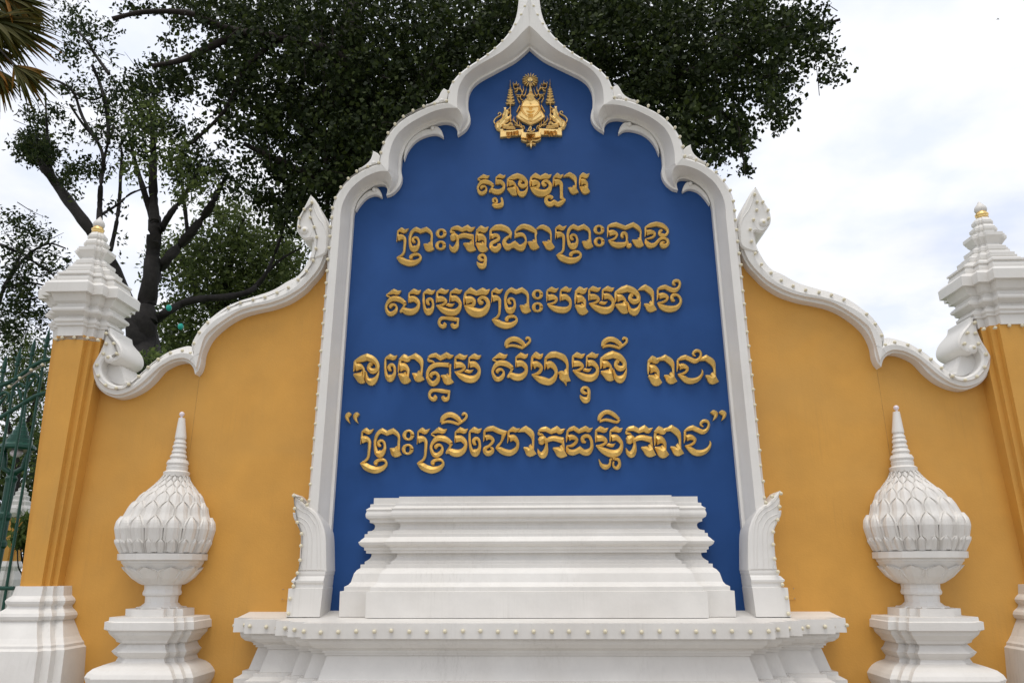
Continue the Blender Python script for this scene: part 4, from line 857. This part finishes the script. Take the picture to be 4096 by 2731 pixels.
for x in (770, 790, 835, 860, 880, 745):
    t = MB(); limb(t, '%d,560,8 %d,400,9 %d,220,7 %d,60,5' % (x+10, x+4, x, x-6), 7.0+RNG.uniform(-.5, .5)); t.build('aerial_root', BARKR, big)
t = MB()
for x, y in ((1700, 300), (1710, 345), (1880, 160), (620, 330), (700, 120)): limb(t, '%d,%d,1.5 %d,%d,2 %d,%d,1.5' % (x-14, y-60, x-4, y, x+2, y+60), 6.)
twigs(t, C, 260)
o = t.build('twigs', BARKR, big); o['kind'] = 'stuff'; settle(big, tuple(np.append(dpx(840, 900, 7.6)[:2], 0)))
TR = Vector(big.location)
g_ = MB(); p0 = dpx(840, 900, 7.6); g_.tube([(p0[0], p0[1], p0[2]+.1), (p0[0], p0[1], 0)], [.36, .5], 12); o = g_.build('trunk_foot', BARKR, big); o.location = -TR

tall = empty('tall_tree', 'tall tree with dark forked bare trunk and thin foliage behind the left wall', 'tree')
t = MB()
TY = 6.5
limb(t, '340,860,84 332,790,64 330,740,56 340,680,40 350,600,34 354,540,30 356,500,26', TY, 0, 12); limb(t, '355,510,22 352,440,20 351,390,18 352,330,13 348,260,8', TY); limb(t, '355,515,18 340,470,14 328,430,13 316,390,9 300,330,6', TY)
limb(t, '344,660,26 380,600,24 430,545,22 480,480,18 500,440,14 520,405,10', TY, .8); limb(t, '357,560,16 385,500,15 420,455,14 440,420,10 462,370,7', TY, -.4); limb(t, '432,545,9 426,490,9 422,450,8 418,420,7', TY+.4)
limb(t, '320,790,50 300,720,36 262,620,29 225,555,26 190,505,25 150,452,23 122,412,20 100,385,17 82,355,13', TY, -.8); limb(t, '122,412,14 112,370,12 110,330,9 107,280,5 104,215,4', TY-.6)
limb(t, '330,770,28 375,722,20 440,690,18 520,682,16 575,668,13 610,630,10 640,560,7 655,510,5', TY, 1.0); limb(t, '575,668,9 640,600,6 690,570,4', TY+1)
limb(t, '228,520,13 230,450,12 233,410,9 238,370,9 226,330,7 190,285,6 160,240,5', TY-.5); limb(t, '238,370,7 248,330,6 262,290,5', TY-.5); limb(t, '254,575,10 268,510,9 275,450,8 277,400,7 280,355,6 276,330,4', TY-.4); limb(t, '235,492,7 270,470,6 300,445,5 340,430,4', TY-.4)
limb(t, '226,330,7 190,270,7 170,215,6 140,190,5 90,175,4', TY-.5); limb(t, '212,150,7 232,200,8 246,260,9 250,330,8', TY-.5); limb(t, '250,170,8 218,125,7 200,95,6 175,70,4', TY-.6); limb(t, '280,330,5 300,295,4 330,280,3', TY); limb(t, '170,215,4 215,230,4 255,205,3', TY-.5)
TALL = [(80, 338, 44, 34, 150), (105, 352, 34, 26, 60), (112, 250, 55, 30, 16), (85, 275, 30, 18, 9), (60, 262, 30, 10, 4), (190, 305, 55, 26, 14), (150, 200, 60, 40, 16), (160, 30, 50, 40, 26), (185, 80, 50, 50, 26), (160, 120, 40, 40, 14), (225, 60, 40, 40, 16), (300, 240, 75, 60, 75), (320, 320, 75, 60, 80), (400, 300, 65, 70, 70), (350, 190, 70, 60, 45), (255, 290, 50, 50, 24), (235, 215, 50, 40, 18), (180, 385, 55, 22, 26), (155, 410, 40, 18, 14), (210, 385, 30, 26, 16), (175, 440, 16, 22, 7), (432, 412, 38, 24, 34), (440, 360, 40, 40, 34), (400, 400, 24, 16, 8), (245, 150, 40, 50, 16), (268, 480, 12, 12, 4), (250, 600, 22, 16, 9), (282, 550, 10, 10, 3), (560, 420, 50, 50, 40), (500, 400, 50, 50, 44)]
C = clumps(TALL, TY-1.4, TY+1.2, 20, .14, .62)
leaf_mesh('crown', C, .115, LEAF2, tall, .5, .6)
sp_ = clumps([(420, 430, 40, 40, 22), (380, 360, 60, 50, 34), (300, 400, 40, 30, 12), (330, 270, 60, 50, 26), (470, 420, 30, 30, 10)], TY-1.9, TY-1.2, 13, .16); leaf_mesh('sunlit_tint_sprays', sp_, .115, LEAF4, tall, .5, .6)  # sunlight on these sprays is painted in by a paler leaf colour
t.build('trunk', BARK, tall); t = MB(); twigs(t, C, 110, .009, .7); o = t.build('twigs', BARK, tall); o['kind'] = 'stuff'
for x, y in ((388, 707), (415, 750), (196, 597)):
    c = dpx(x, y, TY-.8); q = MB(); q.sphere(tuple(c), .07, 10, sx=.8); q.build('tag_plate', mat('turquoise_plastic', (.02, .42, .33), rough=.4), tall)
settle(tall, tuple(np.append(dpx(340, 860, TY)[:2], 0)))
g_ = MB(); p0 = dpx(340, 860, TY); g_.tube([(p0[0], p0[1], p0[2]+.1), (p0[0], p0[1], 0)], [.24, .34], 12); o = g_.build('trunk_foot', BARK, tall); o.location = -Vector(tall.location)

def simple_tree(name, label, cl, Y0, Y1, limbs, foot, m_, size=.14, per=12, tw=.22, dens=1., asp=.5):
    r = empty(name, label, 'tree'); Cx = clumps(cl, Y0, Y1, per, tw, dens); leaf_mesh('crown', Cx, size, m_, r, asp); tt = MB(); Ym = (Y0+Y1)/2
    for s in limbs: limb(tt, s, Ym, 0)
    twigs(tt, Cx, 60); b = dpx(foot[0], foot[1], Ym); tt.tube([(b[0], b[1], b[2]), (b[0]*1.0, b[1], b[2]*.5), (b[0], b[1], 0)], [.10, .13, .18], 8); tt.build('trunk', BARK, r); settle(r, (b[0], b[1], 0)); return r
simple_tree('bushy_tree', 'bushy mid green tree filling the gap between trunk and left coping', [(430, 600, 80, 75, 150), (520, 545, 95, 75, 190), (610, 600, 80, 70, 170), (520, 660, 120, 75, 260), (600, 690, 80, 60, 150), (430, 730, 80, 70, 150), (560, 745, 80, 50, 110), (395, 800, 60, 40, 60), (360, 620, 30, 40, 22), (660, 560, 50, 60, 70), (660, 640, 40, 60, 60), (390, 560, 30, 30, 16), (520, 480, 60, 30, 40), (450, 790, 90, 40, 90)], 11.0, 15.0,
            ['500,900,40 505,760,32 520,640,24 540,560,14 560,500,8', '510,740,20 450,660,14 410,590,8', '520,660,18 600,600,12 650,540,6', '505,560,4 500,520,3 512,480,2'], (500, 900), LEAF4, .17, 14, .27, .85)
simple_tree('thin_tree', 'thin leaved tree with slender crooked branches at the left picture edge', [(70, 540, 70, 40, 55), (30, 590, 50, 40, 35), (120, 590, 50, 30, 24), (30, 500, 40, 20, 14), (60, 640, 70, 40, 40), (30, 690, 40, 50, 50), (130, 625, 40, 18, 14), (20, 760, 40, 60, 70), (90, 730, 40, 30, 30), (70, 690, 40, 40, 30), (210, 700, 20, 30, 6)], 7.0, 9.5,
            ['-40,900,26 -20,760,16 10,660,10 60,590,7 110,560,5 150,570,3', '10,660,7 70,650,5 130,660,4 175,640,3', '60,590,6 90,610,5 130,640,4 150,690,3', '-20,760,16 -14,640,10 -8,565,8 30,575,7 70,590,6', '10,660,8 40,600,6 60,560,4', '60,690,5 100,680,4 150,660,3'], (-40, 900), LEAF2, .115, 12, .15, .75)
simple_tree('feathery_tree', 'bright feathery tree seen through the green fence', [(40, 850, 60, 50, 80), (90, 830, 45, 50, 60), (20, 920, 60, 50, 60), (80, 960, 50, 60, 60), (30, 1030, 60, 50, 60), (90, 890, 40, 40, 40), (60, 790, 50, 40, 50), (100, 1040, 30, 60, 30)], 8.5, 12.,
            ['20,1250,22 40,1080,18 70,960,14 100,880,9', '45,1060,12 15,960,9 0,880,5', '85,930,7 60,850,4'], (20, 1250), LEAF3, .11, 13, .20, 1.1, .4)
simple_tree('round_shrub_tree', 'small fresh green tree top showing above the lowest dip of the left coping', [(350, 850, 40, 34, 60), (335, 880, 50, 40, 60), (370, 825, 24, 16, 16)], 3.0, 4.4, ['340,960,14 345,900,10 350,850,5'], (340, 960), LEAF3, .09, 12, .12)
# far tree row that closes the view under the fence
simple_tree('far_tree', 'low dark tree far behind the fence at the lower left', [(-60, 1180, 90, 70, 110), (40, 1170, 60, 60, 90), (110, 1160, 50, 70, 80), (60, 1230, 90, 40, 90)], 22., 27., ['40,1290,16 45,1230,12 50,1170,7'], (40, 1290), LEAF2, .32, 13, .5)
simple_tree('light_crown_tree', 'hazy pale tree far behind the fence beside the lamp', [(20, 1080, 60, 60, 70), (100, 1060, 40, 60, 50), (60, 1000, 60, 40, 40)], 28., 33., ['60,1290,14 62,1180,10 60,1080,6'], (60, 1290), LEAF2, .34, 12, .5)

# palm with drooping fans
palm = empty('fan_palm', 'fan palm with drooping olive and rusty orange fronds in the top left corner', 'palm tree')
def fan(x, y, ang, R_, spread, n, Y, mat_=PALM1, fold=.5):
    n = int(n*1.7)
    """palmate leaf: blades leave one hub and sag towards their tips"""
    hub = dpx(x, y, Y); mpp = np.dot(hub-CAM, _fw)/1690; mb = MB(); ex = np.array([1., 0, 0]); ez = np.array([0, 0, 1.])
    for k in range(n):
        a = math.radians(ang+spread*(k/(n-1)-.5)); L = R_*mpp*(.78+.3*math.sin(math.pi*(k+.5)/n))*RNG.uniform(.9, 1.08); w_ = L*.019
        d = ex*math.cos(a)+ez*math.sin(a)+np.array([0, fold*((k % 2)-.5)*.3+RNG.normal(0, .16), 0]); d /= np.linalg.norm(d); s = np.array([-d[2], .5, d[0]]); s /= np.linalg.norm(s)
        rows = []
        for j in range(6):
            v = j/5; c = hub+d*L*v+np.array([0, 0, -.16*L*v**2.4]); ww = w_*(.7+1.3*math.sin(math.pi*min(v*.75+.12, 1)))*(1-v**3)
            rows.append([c+s*ww, c+np.array([0, .02, 0]), c-s*ww])
        mb.grid(rows)
    return mb
fr = MB()
for a in ((-20, 45, -22, 165, 62, 26, 3.9), (33, 150, -38, 112, 66, 22, 3.6), (-8, 160, -62, 98, 75, 20, 3.8), (12, -8, -28, 122, 62, 22, 4.0), (-45, 95, -18, 112, 60, 20, 4.2), (-30, -15, -8, 150, 70, 22, 4.3), (-25, 20, -50, 120, 60, 20, 4.1)):
    q = fan(*a); fr.add(q.v, q.f)
fr.build('crown', PALM1, palm)
t = MB(); tb = dpx(-70, 60, 4.1); t.tube([(tb[0], tb[1], 0), (tb[0], tb[1], tb[2]*.5), tuple(tb)], [.20, .16, .15], 12)
for x, y, Yv in ((-20, 45, 3.9), (33, 150, 3.6), (-8, 160, 3.8), (12, -8, 4.0), (-45, 95, 4.2), (-30, -15, 4.3), (-25, 20, 4.1)): t.tube([tuple(tb-np.array([0, 0, .12])), tuple(.5*(tb+dpx(x, y, Yv))+np.array([0, 0, .1])), tuple(dpx(x, y, Yv))], [.025, .02, .015], 5)
t.build('trunk', BARKR, palm); settle(palm, (tb[0], tb[1], 0))

# ------------------------------------------------------------------ green iron fence at the left
FYY = .35
fence = empty('iron_fence', 'green iron fence of spear topped bars sloping up to the left pillar', 'fence')
def zf(x, y): return dpx(x, y, FYY)
bars = [(86, 770), (46, 797), (18, 800)]
pa = dpx(114, 772, FYY); sp_ = .165; rail_t = [dpx(-20, 897, FYY), dpx(40, 868, FYY), dpx(80, 838, FYY), dpx(100, 828, FYY), dpx(122, 824, FYY)]; rail_b = [dpx(-20, 972, FYY), dpx(40, 935, FYY), dpx(80, 910, FYY), dpx(100, 903, FYY), dpx(122, 900, FYY)]
t = MB(); t.tube(rail_t, .026, 8); rl = t.build('rail', GREEN, fence)
t = MB(); t.tube(rail_b, .026, 8); t.build('rail', GREEN, fence)
t = MB(); zb_ = dpx(60, 1350, FYY)[2]; t.tube([(pa[0]+.15, FYY, zb_), (pa[0]-2.2, FYY, zb_)], .024, 8); t.build('rail', GREEN, fence)
RT = np.array([[p[0], p[2]] for p in rail_t]); RB = np.array([[p[0], p[2]] for p in rail_b])
for k in range(9):
    x = pa[0]-.02-sp_*k; zr = np.interp(x, RT[:, 0], RT[:, 1]) if x > RT[0, 0] else RT[0, 1]+(x-RT[0, 0])*.75; top = zr+.20
    t = MB(); t.tube([(x+.11, FYY, .3), (x, FYY, top)], .017, 8); t.tube([(x, FYY, top-.02), (x, FYY, top), (x, FYY, top+.02)], [.03, .034, .03], 8); t.tube([(x, FYY, top+.035), (x, FYY, top+.05)], [.028, .028], 8)
    if k % 2:  t.tube([(x, FYY, top+.02), (x, FYY, top+.08), (x, FYY, top+.22)], [.018, .03, .002], 6)
    else:
        t.tube([(x, FYY, top+.02), (x, FYY, top+.10), (x, FYY, top+.24)], [.016, .026, .002], 6)
        for s in (-1, 1): t.tube([(x, FYY, top+.03), (x+s*.03, FYY, top+.08), (x+s*.06, FYY, top+.10), (x+s*.085, FYY, top+.075)], [.014, .014, .01, .004], 6)
    t.build('bar', GREEN, fence)
    if k < 8:
        xm = x-sp_/2; zm = (np.interp(xm, RT[:, 0], RT[:, 1])+np.interp(xm, RB[:, 0], RB[:, 1]))/2; t = MB(); s = 1 if k % 2 else -1
        t.tube([(xm+s*.07*math.cos(q)*(1-q*.03), FYY, zm+.02+.085*math.sin(q)) for q in np.linspace(.4, 4.6, 12)], np.linspace(.022, .009, 12), 6); t.tube([(xm+s*.06, FYY, zm-.11), (xm+s*.03, FYY, zm-.02), (xm-s*.045, FYY, zm+.10)], [.01, .022, .004], 6); t.build('scroll_ornament', GREEN, fence)
settle(fence, (pa[0]-.8, FYY, 0))
light_string('four bulbs on the top rail of the green iron fence', [dpx(x, y, FYY-.05) for x, y in ((99, 838), (73, 850), (47, 868), (22, 888))])

# ------------------------------------------------------------------ green street lamp behind the fence
LY = 3.2; lp = empty('street_lamp', 'green cast iron lamp with tiered pagoda hood behind the fence', 'street lamp')
lx = dpx(38, 1040, LY)[0]
def lz(y): return dpx(38, y, LY)[2]
mp = np.dot(dpx(38, 1040, LY)-CAM, _fw)/1690
t = MB(); t.lathe(lx, LY, [(r*mp, lz(y)) for r, y in ((34, 1034), (37, 1030), (36, 1024), (28, 1018), (27, 1010), (22, 1008), (21, 1000), (17, 998), (16, 990), (13, 988), (12, 981), (9, 979), (8, 972), (6, 970), (5, 962), (3.5, 960), (2.5, 940), (1, 920))], 20, False); hood = t.build('lamp_hood', GREEN, lp)
t = MB(); t.sphere((lx, LY, lz(1040)), 13*mp, 12, sz=.8); t.build('globe', LAMP, lp)
t = MB()
for s in (-1, 1): t.tube([(lx+s*5*mp, LY, lz(1085)), (lx+s*22*mp, LY, lz(1075)), (lx+s*26*mp, LY, lz(1055)), (lx+s*30*mp, LY, lz(1034))], [6*mp, 6*mp, 7*mp, 5*mp], 8)
t.build('bracket_arm', GREEN, lp)
ptop = lz(1085); t = MB(); pr = [(13, 1.0), (9, .985), (13, .97), (11, .95), (10, .80), (14, .79), (14, .77), (12, .755), (12, .66), (16, .65), (16, .63), (13, .62), (13, .45), (17, .44), (17, .42), (14, .40), (15, .18), (22, .15), (24, .08), (30, .06), (30, 0)]
t.lathe(lx, LY, [(r*mp, ptop*v) for r, v in pr][::-1], 16, False); t.build('post', GREEN, lp); settle(lp, (lx, LY, 0))

# ------------------------------------------------------------------ far gate pillar with white tiered top
DY = 9.0; dp = empty('far_pillar', 'distant ochre pillar with white tiered spire seen between the fence bars', 'pillar'); dxp = dpx(47, 1150, DY)[0]; md = np.dot(dpx(47, 1150, DY)-CAM, _fw)/1690
def dz(y): return dpx(47, y, DY)[2]
t = MB(); redstack(t, [(r*md, dz(y)) for r, y in ((20, 1188), (27, 1178), (27, 1168), (24, 1164), (19, 1160), (20, 1152), (15, 1148), (16, 1140), (11, 1137), (12, 1130), (7, 1127), (8, 1122), (3, 1118), (4, 1110), (1, 1103))], .10, dxp, DY); t.build('capital', WHITE, dp)
t = MB(); redstack(t, [(20*md, dz(1190)), (20*md, dz(1290))], .08, dxp, DY); t.build('shaft', YELLOW, dp)
t = MB(); redstack(t, [(21*md, dz(1288)), (26*md, dz(1300)), (23*md, dz(1310)), (28*md, dz(1330)), (28*md, 0.)], .10, dxp, DY); t.build('base', WHITED, dp); settle(dp, (dxp, DY, 0))
# frangipani bush in front of it
fb_ = empty('bare_stemmed_shrub', 'shrub with forked bare stems and leafy tips behind the fence', 'shrub'); SY = 4.2; t = MB()
for s in ('62,1345,5 58,1310,4 50,1280,4 46,1240,3', '64,1345,5 70,1310,4 66,1270,4 76,1230,3', '60,1345,5 52,1320,4 42,1300,3 40,1260,3', '66,1345,5 80,1300,4 84,1260,3 90,1230,3', '58,1310,4 66,1290,3 62,1250,3'): limb(t, s, SY, 0, 6)
t.build('stem', BARK, fb_); leaf_mesh('crown', clumps([(45, 1235, 16, 22, 14), (75, 1220, 18, 24, 16), (90, 1240, 14, 20, 10), (62, 1200, 16, 16, 8)], SY-.3, SY+.3, 12, .09), .17, LEAF3, fb_, .38); b = dpx(62, 1345, SY); settle(fb_, (b[0], b[1], 0))
# grass strip
Cg = np.stack([RNG.uniform(-16, -5.5, 9000), RNG.uniform(1.2, 12, 9000), RNG.uniform(.0, .08, 9000)], 1); o = leaf_mesh('grass', Cg, .12, LEAF3, None, .15, -1.2); o['kind'] = 'stuff'; tag(o, 'short green lawn grass behind the fence', 'grass')

# ------------------------------------------------------------------ swallow high in the sky
bY = 30.; b = dpx(2292, 44, bY); bd = empty('bird', 'tiny dark bird flying high in the pale sky at the upper right', 'bird'); u = np.dot(b-CAM, _fw)/1690
t = MB(); P = [(-4, -1.5), (-1.5, -.8), (1, .4), (3, .8)]
t.tube([(b[0]+x*u, b[1], b[2]+z*u) for x, z in P], [.2*u, .8*u, .9*u, .3*u], 8)
t.build('body', DARK, bd)
for tip, off in (((-.5, 3.2), -.4), ((3.6, -2.6), .4)):
    t = MB(); t.add([(b[0]-.8*u, b[1], b[2]-.4*u), (b[0]+1.4*u, b[1]+.01, b[2]+.5*u), (b[0]+tip[0]*u, b[1]+off*u, b[2]+tip[1]*u), (b[0]+.2*u, b[1]+.03, b[2]-.1*u)], [(0, 2, 1), (0, 1, 3), (0, 3, 2), (1, 2, 3)]); t.build('wing', DARK, bd)
settle(bd, tuple(b))
